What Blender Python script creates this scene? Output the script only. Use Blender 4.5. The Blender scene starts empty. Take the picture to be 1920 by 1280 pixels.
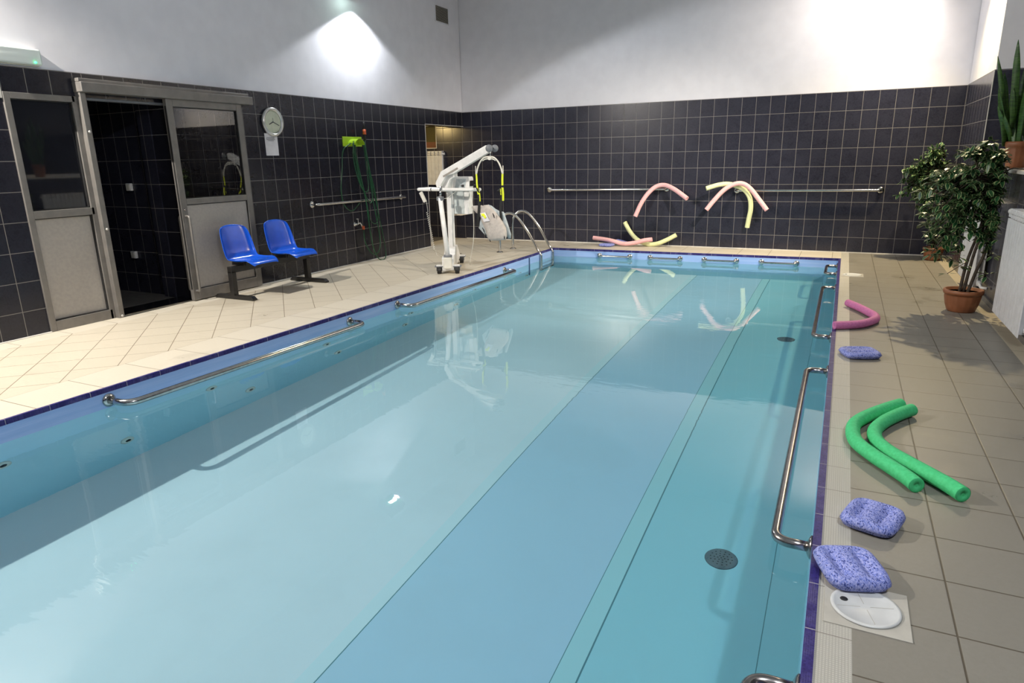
import bpy, math, random
from mathutils import Vector, Matrix
sc = bpy.context.scene
COL = sc.collection
PI = math.pi

# ------------------------------------------------------------------ camera
yaw, pit, rol = 0.4574, -0.2677, -0.0196
CAMP = Vector((6.0678, -10.8645, 1.4133))
Fw = Vector((-math.sin(yaw)*math.cos(pit), math.cos(yaw)*math.cos(pit), math.sin(pit)))
R0 = Vector((math.cos(yaw), math.sin(yaw), 0)); U0 = R0.cross(Fw)
Rr = R0*math.cos(rol) + U0*math.sin(rol); Ur = U0*math.cos(rol) - R0*math.sin(rol)
cd = bpy.data.cameras.new('camera'); cam = bpy.data.objects.new('camera', cd); COL.objects.link(cam)
cd.sensor_width = 36; cd.lens = 36*1248.47/1920; cd.clip_start = .05
M = Matrix((Rr, Ur, -Fw)).transposed().to_4x4(); M.translation = CAMP
cam.matrix_world = M
sc.camera = cam

# ------------------------------------------------------------------ world, lights, exposure
w = bpy.data.worlds.new('world'); sc.world = w; w.use_nodes = True
w.node_tree.nodes['Background'].inputs[0].default_value = (.02, .025, .04, 1)
w.node_tree.nodes['Background'].inputs[1].default_value = .3
sc.view_settings.view_transform = 'Standard'; sc.view_settings.look = 'None'
sc.view_settings.gamma = 1; sc.view_settings.use_curve_mapping = False
sc.view_settings.exposure = 0.0
sc.cycles.use_denoising = True
sc.cycles.max_bounces = 8; sc.cycles.diffuse_bounces = 4; sc.cycles.glossy_bounces = 4; sc.cycles.transparent_max_bounces = 8
sc.cycles.use_adaptive_sampling = True; sc.cycles.adaptive_threshold = .045; sc.cycles.adaptive_min_samples = 16
sc.cycles.sample_clamp_indirect = 6
sc.cycles.blur_glossy = .5

def spot(name, loc, aim, power, color, size=130, blend=.35, r=.07, caustic=True):
    l = bpy.data.lights.new(name, 'SPOT'); l.energy = power; l.color = color
    l.spot_size = math.radians(size); l.spot_blend = blend; l.shadow_soft_size = r
    o = bpy.data.objects.new(name, l); COL.objects.link(o); o.location = loc
    o.rotation_euler = (Vector(aim)-Vector(loc)).to_track_quat('-Z', 'Y').to_euler()
    l.cycles.is_caustics_light = caustic
    return o
COOL = (.93, .97, 1.0); NEUT = (1, .93, .82); WARM = (1, .80, .50)
spot('flood_lamp_left_far', (.02, -2.95, 3.60), (.52, -2.95, 2.73), 800, COOL, 137, .12, .04)
spot('flood_lamp_left_near', (.02, -9.25, 3.75), (.60, -9.1, 2.92), 1280, NEUT, 137, .25, .03)
spot('flood_lamp_right_near', (7.22, -10.0, 3.75), (6.72, -9.9, 2.88), 310, COOL, 137, .2, .05)
spot('flood_lamp_right_middle', (7.2, -4.4, 3.8), (2.9, -1.3, 0), 1250, (1, .90, .76), 66, .8, .05)
spot('flood_lamp_right_far', (7.15, -1.05, 3.72), (6.85, -1.30, 2.70), 640, (1, .80, .46), 116, .9, .04)
spot('flood_lamp_back_wall', (6.6, -.8, 3.85), (5.8, 0, 2.55), 175, (1, .91, .80), 124, .9)
pl = bpy.data.lights.new('alcove_lamp', 'POINT'); pl.energy = 60; pl.color = (1, .72, .3); pl.shadow_soft_size = .08
po = bpy.data.objects.new('alcove_lamp', pl); COL.objects.link(po); po.location = (-1.7, -1.9, 2.1)

# ------------------------------------------------------------------ materials
def nmat(name):
    m = bpy.data.materials.new(name); m.use_nodes = True
    nt = m.node_tree
    return m, nt, nt.nodes['Principled BSDF']
def setp(b, **k):
    for a, v in k.items():
        n = {'col': 'Base Color', 'rough': 'Roughness', 'metal': 'Metallic', 'coat': 'Coat Weight', 'spec': 'Specular IOR Level',
             'trans': 'Transmission Weight', 'ior': 'IOR', 'emi': 'Emission Color', 'es': 'Emission Strength', 'sss': 'Subsurface Weight', 'alpha': 'Alpha'}[a]
        if a in ('col', 'emi'): v = (*v, 1)
        b.inputs[n].default_value = v
def noisy(name, c1, c2, scale=8, rough=.5, metal=0, bump=0, detail=4, coord='Object', stretch=None, **k):
    m, nt, b = nmat(name); setp(b, rough=rough, metal=metal, **k)
    tc = nt.nodes.new('ShaderNodeTexCoord'); src = tc.outputs[coord]
    if stretch:
        mp = nt.nodes.new('ShaderNodeMapping'); mp.inputs['Scale'].default_value = stretch
        nt.links.new(src, mp.inputs[0]); src = mp.outputs[0]
    n = nt.nodes.new('ShaderNodeTexNoise'); n.inputs['Scale'].default_value = scale; n.inputs['Detail'].default_value = detail
    nt.links.new(src, n.inputs['Vector'])
    r = nt.nodes.new('ShaderNodeValToRGB'); r.color_ramp.elements[0].position = .35; r.color_ramp.elements[1].position = .65
    r.color_ramp.elements[0].color = (*c1, 1); r.color_ramp.elements[1].color = (*c2, 1)
    nt.links.new(n.outputs[0], r.inputs[0]); nt.links.new(r.outputs[0], b.inputs['Base Color'])
    if bump:
        bp = nt.nodes.new('ShaderNodeBump'); bp.inputs['Strength'].default_value = bump; bp.inputs['Distance'].default_value = .01
        nt.links.new(n.outputs[0], bp.inputs['Height']); nt.links.new(bp.outputs[0], b.inputs['Normal'])
    return m
def plain(name, c, rough=.5, metal=0, **k):
    d = tuple(min(1, x*1.06+.002) for x in c); e = tuple(x*.94 for x in c)
    return noisy(name, e, d, 14, rough, metal, 0, 2, **k)

class G:
    """small helper for building shader maths"""
    def __init__(s, nt): s.nt = nt
    def v(s, x, sock):
        if isinstance(x, (int, float)): sock.default_value = x
        else: s.nt.links.new(x, sock)
    def m(s, op, a, b=0, c=0):
        n = s.nt.nodes.new('ShaderNodeMath'); n.operation = op
        s.v(a, n.inputs[0]); s.v(b, n.inputs[1]); s.v(c, n.inputs[2]); return n.outputs[0]
    def mix(s, f, a, b):
        n = s.nt.nodes.new('ShaderNodeMix'); n.data_type = 'RGBA'
        s.v(f, n.inputs[0])
        for x, i in ((a, 6), (b, 7)):
            if isinstance(x, tuple): n.inputs[i].default_value = (*x, 1)
            else: s.nt.links.new(x, n.inputs[i])
        return n.outputs[2]
    def pos(s):
        g = s.nt.nodes.new('ShaderNodeNewGeometry'); x = s.nt.nodes.new('ShaderNodeSeparateXYZ')
        s.nt.links.new(g.outputs['Position'], x.inputs[0]); return g.outputs['Position'], x.outputs
    def noise(s, vec, scale, detail=4, rough=.5, dist=0):
        n = s.nt.nodes.new('ShaderNodeTexNoise'); n.inputs['Scale'].default_value = scale
        n.inputs['Detail'].default_value = detail; n.inputs['Roughness'].default_value = rough; n.inputs['Distortion'].default_value = dist
        s.nt.links.new(vec, n.inputs['Vector']); return n.outputs[0]
    def ramp(s, x, a, b):
        n = s.nt.nodes.new('ShaderNodeMapRange'); s.v(x, n.inputs[0]); n.inputs[1].default_value = a; n.inputs[2].default_value = b
        return n.outputs[0]
    def bump(s, h, strength=.5, dist=.002):
        n = s.nt.nodes.new('ShaderNodeBump'); n.inputs['Strength'].default_value = strength; n.inputs['Distance'].default_value = dist
        s.v(h, n.inputs['Height']); return n.outputs[0]

def grid_uv(g, axes, diag=False):
    P, xyz = g.pos()
    if diag:
        u = g.m('MULTIPLY', g.m('ADD', xyz[0], xyz[1]), .70711); v = g.m('MULTIPLY', g.m('SUBTRACT', xyz[0], xyz[1]), .70711)
    else:
        u, v = xyz[axes[0]], xyz[axes[1]]
    return P, u, v
def grout_mask(g, u, v, tw, th, ou, ov, gw):
    def one(t, size, off):
        q = g.m('DIVIDE', g.m('SUBTRACT', t, off), size); fr = g.m('FRACT', q)
        d = g.m('MULTIPLY', g.m('MINIMUM', fr, g.m('SUBTRACT', 1, fr)), size)
        return d, g.m('FLOOR', q)
    du, iu = one(u, tw, ou); dv, iv = one(v, th, ov)
    d = g.m('MINIMUM', du, dv)
    return g.m('LESS_THAN', d, gw/2), d, iu, iv
def tile_random(g, iu, iv):
    c = g.nt.nodes.new('ShaderNodeCombineXYZ'); g.v(iu, c.inputs[0]); g.v(iv, c.inputs[1])
    n = g.nt.nodes.new('ShaderNodeTexWhiteNoise'); n.noise_dimensions = '2D'; g.nt.links.new(c.outputs[0], n.inputs[0])
    return n.outputs[0], n.outputs[1]

def wall_tile(name, axes, ou, ov, tw=.1994, th=.25, k=1.0):
    m, nt, b = nmat(name); g = G(nt)
    P, u, v = grid_uv(g, axes)
    mask, d, iu, iv = grout_mask(g, u, v, tw, th, ou, ov, .0055)
    rv, rc = tile_random(g, iu, iv)
    off = nt.nodes.new('ShaderNodeVectorMath'); off.operation = 'MULTIPLY_ADD'
    nt.links.new(rc, off.inputs[0]); off.inputs[1].default_value = (7, 7, 7); nt.links.new(P, off.inputs[2])
    n1 = g.noise(off.outputs[0], 16, 6, .7, 1.6); n2 = g.noise(off.outputs[0], 5, 3)
    vein = g.ramp(g.m('ABSOLUTE', g.m('SUBTRACT', n1, .5)), 0, .09)
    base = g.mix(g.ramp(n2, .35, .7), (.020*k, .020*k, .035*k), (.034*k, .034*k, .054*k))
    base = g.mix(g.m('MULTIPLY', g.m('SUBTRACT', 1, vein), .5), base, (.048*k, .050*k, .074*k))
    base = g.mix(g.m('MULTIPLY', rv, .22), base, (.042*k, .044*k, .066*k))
    col = g.mix(mask, base, (.20, .19, .18))
    nt.links.new(col, b.inputs['Base Color'])
    nt.links.new(g.m('ADD', g.m('MULTIPLY', mask, .5), g.m('ADD', .2, g.m('MULTIPLY', n1, .06))), b.inputs['Roughness'])
    h = g.m('ADD', g.ramp(d, 0, .007), g.m('MULTIPLY', n2, .6))
    nt.links.new(g.bump(h, .16, .002), b.inputs['Normal'])
    setp(b, spec=.42)
    return m

def floor_tile(name, ou, ov, size=.3, diag=False, dirt=.5, tint=(.57, .52, .44), th=None):
    m, nt, b = nmat(name); g = G(nt)
    P, u, v = grid_uv(g, (0, 1), diag)
    mask, d, iu, iv = grout_mask(g, u, v, size, th or size, ou, ov, .006)
    rv, rc = tile_random(g, iu, iv)
    n1 = g.noise(P, 60, 5, .7); n2 = g.noise(P, 1.4, 4, .6)
    mp = nt.nodes.new('ShaderNodeMapping'); nt.links.new(P, mp.inputs[0]); mp.inputs['Scale'].default_value = (1.5, 6, 1); mp.inputs['Rotation'].default_value = (0, 0, .4)
    n3 = g.noise(mp.outputs[0], 2.2, 6, .7, .6)
    c = g.mix(n1, tuple(x*.86 for x in tint), tuple(min(1, x*1.12) for x in tint))
    c = g.mix(g.m('MULTIPLY', rv, .3), c, tuple(x*.86 for x in tint))
    stain = g.m('MULTIPLY', g.ramp(n3, .56, .74), dirt)
    c = g.mix(g.m('MULTIPLY', stain, .5), c, (.30, .28, .25))
    wet = g.m('MULTIPLY', g.ramp(n2, .60, .70), .18)
    c = g.mix(wet, c, tuple(x*.55 for x in tint))
    col = g.mix(mask, c, tuple(x*q for x, q in zip(tint, (.38, .34, .29))))
    nt.links.new(col, b.inputs['Base Color'])
    r = g.m('ADD', .42, g.m('MULTIPLY', g.m('SUBTRACT', n1, .5), .2)); r = g.m('SUBTRACT', r, wet)
    nt.links.new(r, b.inputs['Roughness'])
    nt.links.new(g.bump(g.m('ADD', g.ramp(d, 0, .006), g.m('MULTIPLY', n1, .4)), .4, .0015), b.inputs['Normal'])
    setp(b, spec=.35)
    return m

def gutter_tile(name):
    m, nt, b = nmat(name); g = G(nt)
    P, u, v = grid_uv(g, (0, 1))
    mask, d, iu, iv = grout_mask(g, u, v, 3, .25, 5.0, -8.16, .004)
    dots, dd, _, _ = grout_mask(g, u, v, .0085, .0085, 0, 0, .0034)
    c = g.mix(g.m('MULTIPLY', dots, .45), (.50, .48, .43), (.26, .25, .22))
    c = g.mix(mask, c, (.22, .20, .17))
    nt.links.new(c, b.inputs['Base Color']); setp(b, rough=.5)
    nt.links.new(g.bump(g.ramp(dd, 0, .003), .5, .001), b.inputs['Normal'])
    return m

def mosaic(name):
    m, nt, b = nmat(name); g = G(nt)
    P, u, v = grid_uv(g, (0, 1))
    mask, d, iu, iv = grout_mask(g, u, v, .3, .25, 5.9, -8.16, .004)
    fine, dd, iu2, iv2 = grout_mask(g, u, v, .0065, .0065, 0, 0, .002)
    rv, _ = tile_random(g, iu2, iv2)
    n = g.noise(P, 9, 5, .7)
    c = g.mix(rv, (.016, .010, .10), (.035, .026, .17))
    c = g.mix(g.m('MULTIPLY', fine, g.ramp(n, .45, .8)), c, (.16, .15, .30))
    c = g.mix(mask, c, (.35, .33, .36))
    nt.links.new(c, b.inputs['Base Color']); setp(b, rough=.42, spec=.3)
    nt.links.new(g.bump(g.ramp(dd, 0, .002), .3, .001), b.inputs['Normal'])
    return m

def liner(name, c1, c2, seams=(), strips=(), low=None):
    """pool liner; seams: (axis, value, halfwidth) welded lines; strips: (x0, x1, colour) welded sheets"""
    m, nt, b = nmat(name); g = G(nt)
    P, xyz = g.pos()
    mp = nt.nodes.new('ShaderNodeMapping'); nt.links.new(P, mp.inputs[0]); mp.inputs['Scale'].default_value = (.6, .6, 16)
    n = g.noise(mp.outputs[0], 2.0, 4, .6); n2 = g.noise(P, 1.3, 4, .6)
    c = g.mix(g.ramp(n, .3, .7), c1, c2)
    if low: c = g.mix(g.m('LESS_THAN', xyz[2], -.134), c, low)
    for x0, x1, cc in strips:
        inside = g.m('MULTIPLY', g.m('GREATER_THAN', xyz[0], x0), g.m('LESS_THAN', xyz[0], x1)); c = g.mix(inside, c, cc)
    c = g.mix(g.m('MULTIPLY', g.ramp(n2, .5, .75), .12), c, tuple(x*.6 for x in c1))
    for ax, val, hw in seams:
        dd = g.m('ABSOLUTE', g.m('SUBTRACT', xyz[ax], val)); c = g.mix(g.m('LESS_THAN', dd, hw), c, (.12, .24, .28))
    nt.links.new(c, b.inputs['Base Color']); setp(b, rough=.35, spec=.4)
    return m

def water_material():
    m = bpy.data.materials.new('pool_water'); m.use_nodes = True; nt = m.node_tree; nt.nodes.clear(); g = G(nt)
    out = nt.nodes.new('ShaderNodeOutputMaterial'); gl = nt.nodes.new('ShaderNodeBsdfGlass')
    gl.inputs['IOR'].default_value = 1.333; gl.inputs['Roughness'].default_value = 0
    P, xyz = g.pos()
    mp = nt.nodes.new('ShaderNodeMapping'); nt.links.new(P, mp.inputs[0]); mp.inputs['Rotation'].default_value = (0, 0, .5); mp.inputs['Scale'].default_value = (1, 3.2, 1)
    n = g.noise(mp.outputs[0], 3.2, 3, .5); big = g.noise(P, .55, 2); amp = g.m('ADD', .05, g.ramp(big, .5, .72))
    nt.links.new(g.bump(g.m('MULTIPLY', n, amp), .16, .02), gl.inputs['Normal'])
    nt.links.new(gl.outputs[0], out.inputs[0])
    va = nt.nodes.new('ShaderNodeVolumeAbsorption'); va.inputs['Color'].default_value = (.22, .81, .93, 1); va.inputs['Density'].default_value = .14
    nt.links.new(va.outputs[0], out.inputs[1])
    return m

def speckle(name, a, b_, c_):
    m, nt, b = nmat(name); g = G(nt)
    tc = nt.nodes.new('ShaderNodeTexCoord')
    mp = nt.nodes.new('ShaderNodeMapping'); nt.links.new(tc.outputs['Object'], mp.inputs[0]); mp.inputs['Scale'].default_value = (1.6, .9, 1)
    v = nt.nodes.new('ShaderNodeTexVoronoi'); v.inputs['Scale'].default_value = 190; nt.links.new(mp.outputs[0], v.inputs['Vector'])
    s = nt.nodes.new('ShaderNodeSeparateColor'); nt.links.new(v.outputs['Color'], s.inputs[0])
    c = g.mix(s.outputs[0], a, b_); c = g.mix(g.m('GREATER_THAN', s.outputs[1], .86), c, c_)
    nt.links.new(c, b.inputs['Base Color']); setp(b, rough=.75)
    n = g.noise(tc.outputs['Object'], 120, 3); nt.links.new(g.bump(n, .5, .002), b.inputs['Normal'])
    return m

MT = {}
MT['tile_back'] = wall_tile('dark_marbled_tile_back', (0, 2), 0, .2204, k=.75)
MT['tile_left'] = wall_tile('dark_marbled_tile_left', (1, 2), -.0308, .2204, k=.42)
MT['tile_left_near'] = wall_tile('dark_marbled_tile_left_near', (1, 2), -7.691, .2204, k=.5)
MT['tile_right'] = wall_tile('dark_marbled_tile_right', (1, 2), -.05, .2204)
MT['plaster'] = noisy('white_plaster', (.745, .735, .79), (.785, .775, .83), 5, .8, 0, .10, 6)
MT['ceiling'] = noisy('ceiling_paint', (.60, .61, .67), (.64, .65, .71), 3, .85)
MT['floor_diag'] = floor_tile('deck_tile_diagonal', -5.29*.70711, 8.06*.70711, .2966, True, .4, (.56, .505, .41))
MT['floor_left'] = floor_tile('deck_tile_left_border', 1.39, -8.30, .42, False, .1, (.60, .55, .46))
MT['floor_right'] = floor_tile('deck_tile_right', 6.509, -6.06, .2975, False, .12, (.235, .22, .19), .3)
MT['floor_edge'] = floor_tile('deck_edge_channel', 7.25, -3.9, .6, False, .8, (.42, .37, .28))
MT['floor_dark'] = floor_tile('corridor_tile', 0, 0, .3, False, .3, (.16, .15, .14))
MT['gutter'] = gutter_tile('ribbed_gutter_tile')
MT['mosaic'] = mosaic('purple_mosaic')
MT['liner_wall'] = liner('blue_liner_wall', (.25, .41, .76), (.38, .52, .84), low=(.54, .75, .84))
MT['liner_floor'] = liner('pool_floor_liner', (.84, .80, .84), (.87, .83, .87),
    seams=((0, 4.21, .003), (0, 5.13, .002), (0, 5.235, .004), (0, 5.93, .002)),
    strips=((4.13, 4.21, (.78, .82, .86)), (4.21, 5.13, (.57, .68, .81)), (5.13, 5.235, (.52, .72, .76)), (5.235, 7, (.43, .67, .74))))
MT['water'] = water_material()
MT['steel'] = noisy('brushed_steel', (.50, .49, .48), (.60, .59, .57), 30, .16, 1, 0)
MT['steel_dark'] = noisy('worn_steel', (.34, .31, .30), (.46, .43, .41), 20, .22, 1, 0)
MT['chrome'] = plain('chrome', (.68, .67, .65), .08, 1)
MT['alu'] = noisy('anodised_aluminium', (.185, .175, .168), (.225, .212, .20), 10, .42, .35, 0)
MT['alu_panel'] = noisy('door_infill_panel', (.36, .34, .32), (.40, .375, .35), 40, .5, 0, 0)
MT['rubber'] = plain('black_rubber', (.012, .012, .013), .6)
MT['black'] = plain('black_paint', (.014, .013, .013), .38)
MT['white'] = plain('white_enamel', (.78, .77, .76), .3)
MT['offwhite'] = plain('offwhite_plastic', (.70, .68, .62), .4)
MT['greybox'] = plain('grey_green_plastic', (.50, .54, .54), .45)
MT['beige'] = plain('beige_plastic', (.60, .50, .38), .5)
MT['grey'] = plain('grey_plastic', (.16, .17, .19), .5)
MT['blue'] = plain('glossy_blue_plastic', (.006, .085, .58), .17)
MT['greenfoam'] = noisy('green_foam', (.05, .52, .19), (.07, .60, .24), 60, .7, 0, .2)
MT['pinkfoam'] = noisy('magenta_foam', (.50, .14, .33), (.58, .18, .40), 60, .7, 0, .2)
MT['palepink'] = noisy('pale_pink_foam', (.84, .46, .47), (.88, .51, .51), 60, .7, 0, .2)
MT['yellowfoam'] = noisy('pale_yellow_foam', (.78, .83, .44), (.83, .87, .50), 60, .7, 0, .2)
MT['board'] = speckle('speckled_blue_foam', (.13, .18, .55), (.40, .42, .74), (.04, .06, .26))
MT['terracotta'] = noisy('terracotta_plastic', (.20, .070, .028), (.26, .095, .040), 8, .45)
MT['soil'] = noisy('soil', (.020, .014, .010), (.04, .03, .02), 60, .9, 0, .6)
MT['bark'] = noisy('dark_bark', (.030, .020, .014), (.065, .045, .030), 40, .8, 0, .6)
MT['leaf'] = noisy('leaf_green', (.008, .045, .014), (.020, .085, .026), 30, .35)
MT['leafrim'] = noisy('leaf_cream_rim', (.24, .32, .12), (.36, .42, .20), 30, .6)
MT['snake'] = noisy('snake_plant_leaf', (.012, .045, .008), (.050, .12, .020), 5, .4, 0, 0, 4, stretch=(3, 3, 16))
MT['radiator'] = plain('radiator_enamel', (.70, .70, .72), .35)
MT['radiator_slot'] = plain('radiator_slot', (.10, .10, .10), .6)
MT['hosegreen'] = plain('green_hose', (.006, .060, .022), .3)
MT['lime'] = plain('lime_plastic', (.35, .56, .02), .4)
MT['orange'] = plain('orange_plastic', (.50, .085, .02), .4)
MT['neon'] = plain('neon_yellow_webbing', (.72, .80, .02), .6)
MT['webbing'] = plain('black_webbing', (.010, .010, .011), .8)
MT['slinggrey'] = noisy('sling_fabric', (.42, .38, .355), (.50, .455, .42), 30, .8, 0, .3)
MT['slingblue'] = noisy('sling_wing_fabric', (.36, .41, .44), (.46, .50, .52), 30, .8, 0, .3)
MT['paper'] = plain('paper', (.72, .70, .74), .8)
MT['ink'] = plain('ink', (.05, .05, .06), .7)
MT['clockface'] = plain('clock_face', (.60, .63, .50), .5)
MT['clockrim'] = plain('silver_plastic', (.62, .62, .60), .22, .7)
MT['lid'] = noisy('white_lid', (.56, .57, .57), (.64, .65, .65), 12, .35)
MT['lidframe'] = noisy('lid_frame', (.42, .40, .36), (.48, .46, .41), 12, .45)
MT['vent'] = plain('vent_slats', (.30, .27, .24), .5)
MT['ventdark'] = plain('vent_void', (.015, .014, .012), .8)
MT['olive'] = noisy('olive_panel', (.075, .065, .012), (.10, .085, .018), 4, .6)
MT['redbrown'] = plain('redbrown_panel', (.17, .045, .015), .5)
MT['trimwhite'] = plain('white_edge_trim', (.62, .60, .57), .4)
def glass(name, tint, rough=0.0):
    m, nt, b = nmat(name); setp(b, col=tint, rough=rough, trans=1, ior=1.65); return m
MT['glass'] = glass('clear_glass', (.6, .62, .63))
mm, nt_, b_ = nmat('smoked_glass'); setp(b_, col=(.012, .013, .018), rough=.03, spec=.9); MT['darkglass'] = mm
mm, nt_, b_ = nmat('green_led'); setp(b_, col=(0, .4, .1), emi=(.02, 1, .25), es=14); MT['led'] = mm
mm, nt_, b_ = nmat('lamp_glow'); setp(b_, col=(.6, .8, .7), emi=(.75, 1, .88), es=40); MT['glow'] = mm
MT['lamp_glass'] = plain('green_tinted_lamp_glass', (.10, .30, .20), .1)
mm, nt_, b_ = nmat('diffuser_plastic'); setp(b_, col=(.72, .80, .80), rough=.15, trans=.25, ior=1.4); MT['diffuser'] = mm

# ------------------------------------------------------------------ mesh helpers
class MB:
    def __init__(s): s.v = []; s.f = []; s.mi = []; s.sm = []
    def add(s, vs, fs, mi=0, smooth=False):
        o = len(s.v); s.v += [tuple(x) for x in vs]
        for f in fs: s.f.append(tuple(i+o for i in f)); s.mi.append(mi); s.sm.append(smooth)
        return s
    def box(s, x0, x1, y0, y1, z0, z1, mi=0):
        vs = [(x, y, z) for x in (x0, x1) for y in (y0, y1) for z in (z0, z1)]
        return s.add(vs, [(0, 1, 3, 2), (4, 6, 7, 5), (0, 4, 5, 1), (2, 3, 7, 6), (0, 2, 6, 4), (1, 5, 7, 3)], mi)
    def obox(s, c, sx, sy, sz, ux=(1, 0, 0), uy=(0, 1, 0), mi=0):
        c = Vector(c); ux = Vector(ux).normalized(); uy = Vector(uy).normalized(); uz = ux.cross(uy)
        vs = [c+ux*a*sx/2+uy*b*sy/2+uz*d*sz/2 for a in (-1, 1) for b in (-1, 1) for d in (-1, 1)]
        return s.add(vs, [(0, 1, 3, 2), (4, 6, 7, 5), (0, 4, 5, 1), (2, 3, 7, 6), (0, 2, 6, 4), (1, 5, 7, 3)], mi)
    def tube(s, pts, r, n=12, mi=0, caps=True, closed=False):
        pts = [Vector(p) for p in pts]; N = len(pts)
        rs = r if isinstance(r, (list, tuple)) else [r]*N
        t0 = (pts[1]-pts[0]).normalized(); a = Vector((0, 0, 1)) if abs(t0.z) < .9 else Vector((1, 0, 0))
        nrm = (a-t0*a.dot(t0)).normalized(); vs = []
        for i, p in enumerate(pts):
            if i == 0: t = t0
            elif i == N-1: t = (pts[-1]-pts[-2]).normalized()
            else: t = ((pts[i+1]-p).normalized()+(p-pts[i-1]).normalized()).normalized()
            nrm = (nrm-t*nrm.dot(t)).normalized(); bi = t.cross(nrm)
            for k in range(n):
                an = 2*PI*k/n; vs.append(p+(nrm*math.cos(an)+bi*math.sin(an))*rs[i])
        fs = [(i*n+k, i*n+(k+1) % n, (i+1)*n+(k+1) % n, (i+1)*n+k) for i in range(N-1) for k in range(n)]
        s.add(vs, fs, mi, True)
        if caps:
            o = len(s.v)-len(vs)
            s.f.append(tuple(o+k for k in range(n))[::-1]); s.mi.append(mi); s.sm.append(False)
            s.f.append(tuple(o+(N-1)*n+k for k in range(n))); s.mi.append(mi); s.sm.append(False)
        return s
    def lathe(s, prof, n=32, c=(0, 0, 0), ax=(0, 0, 1), mi=0, smooth=True, wob=None):
        c = Vector(c); ax = Vector(ax).normalized(); a = Vector((1, 0, 0)) if abs(ax.x) < .9 else Vector((0, 1, 0))
        u = (a-ax*a.dot(ax)).normalized(); v = ax.cross(u); vs = []
        for r, z in prof:
            for k in range(n):
                an = 2*PI*k/n; rr = r*(wob(an, z) if wob else 1)
                vs.append(c+ax*z+(u*math.cos(an)+v*math.sin(an))*rr)
        fs = [(i*n+k, i*n+(k+1) % n, (i+1)*n+(k+1) % n, (i+1)*n+k) for i in range(len(prof)-1) for k in range(n)]
        s.add(vs, fs, mi, smooth); o = len(s.v)-len(vs)
        for base, rev in ((0, True), ((len(prof)-1)*n, False)):
            if prof[0 if rev else -1][0] > 1e-5:
                f = tuple(o+base+k for k in range(n)); s.f.append(f[::-1] if rev else f); s.mi.append(mi); s.sm.append(False)
        return s
    def prism(s, poly, axis, a0, a1, mi=0):
        """poly: 2D outline; axis: 'x' (poly=(y,z)), 'y' (poly=(x,z)), 'z' (poly=(x,y))"""
        def P(q, a): return {'x': (a, q[0], q[1]), 'y': (q[0], a, q[1]), 'z': (q[0], q[1], a)}[axis]
        n = len(poly); vs = [P(q, a0) for q in poly]+[P(q, a1) for q in poly]
        fs = [tuple(range(n))[::-1], tuple(range(n, 2*n))]+[(k, (k+1) % n, n+(k+1) % n, n+k) for k in range(n)]
        return s.add(vs, fs, mi)
    def build(s, name, mats, parent=None, bevel=0, subsurf=0, solid=0):
        me = bpy.data.meshes.new(name); me.from_pydata(s.v, [], s.f)
        for m in (mats if isinstance(mats, (list, tuple)) else [mats]): me.materials.append(MT[m] if isinstance(m, str) else m)
        for p, mi, smo in zip(me.polygons, s.mi, s.sm): p.material_index = mi; p.use_smooth = smo
        me.validate(); me.update()
        import bmesh
        bm = bmesh.new(); bm.from_mesh(me); bmesh.ops.recalc_face_normals(bm, faces=bm.faces[:]); bm.to_mesh(me); bm.free()
        o = bpy.data.objects.new(name, me); COL.objects.link(o)
        if parent is not None: o.parent = parent; o.matrix_parent_inverse = parent.matrix_world.inverted() if False else Matrix.Translation(-parent.location) if parent.get('_w') else Matrix()
        if solid:
            md = o.modifiers.new('solid', 'SOLIDIFY'); md.thickness = solid; md.offset = 0
        if subsurf:
            md = o.modifiers.new('sub', 'SUBSURF'); md.levels = subsurf; md.render_levels = subsurf
        if bevel:
            md = o.modifiers.new('bevel', 'BEVEL'); md.width = bevel; md.segments = 2; md.limit_method = 'ANGLE'; md.angle_limit = math.radians(40)
            md.harden_normals = False
        return o

def tag(o, label, cat, group=None, kind=None):
    o['label'] = label; o['category'] = cat
    if group: o['group'] = group
    if kind: o['kind'] = kind
    return o
def structure(o, label=None):
    o['kind'] = 'structure'
    if label: o['label'] = label
    return o
def thing(name, label, cat, loc=(0, 0, 0), rz=0, group=None):
    o = bpy.data.objects.new(name, None); COL.objects.link(o); o.location = loc; o.rotation_euler = (0, 0, rz); o.empty_display_size = .1
    return tag(o, label, cat, group)
def world_thing(name, label, cat, loc, group=None):
    """empty at loc whose parts are modelled in world coordinates"""
    o = thing(name, label, cat, loc, 0, group); o['_w'] = 1
    return o
def catmull(P, n=8):
    P = [Vector(p) for p in P]; Q = [2*P[0]-P[1]]+P+[2*P[-1]-P[-2]]; out = []
    for i in range(1, len(Q)-2):
        a, b, c, d = Q[i-1:i+3]
        for k in range(n):
            t = k/n; out.append(.5*((2*b)+(c-a)*t+(2*a-5*b+4*c-d)*t*t+(3*b-a-3*c+d)*t**3))
    out.append(P[-1]); return out
def rounded(P, r, n=6):
    """polyline with filleted corners"""
    P = [Vector(p) for p in P]; out = [P[0]]
    for i in range(1, len(P)-1):
        a = (P[i-1]-P[i]); b = (P[i+1]-P[i]); ra = min(r, a.length*.49, b.length*.49)
        A = P[i]+a.normalized()*ra; B = P[i]+b.normalized()*ra
        for k in range(n+1):
            t = k/n; out.append((1-t)**2*A+2*t*(1-t)*P[i]+t*t*B)
    out.append(P[-1]); return out

# ------------------------------------------------------------------ room shell
XL, XR, YF, ZC = -.172, 7.38, -14.0, 4.12
TOP = 2.224
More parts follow.
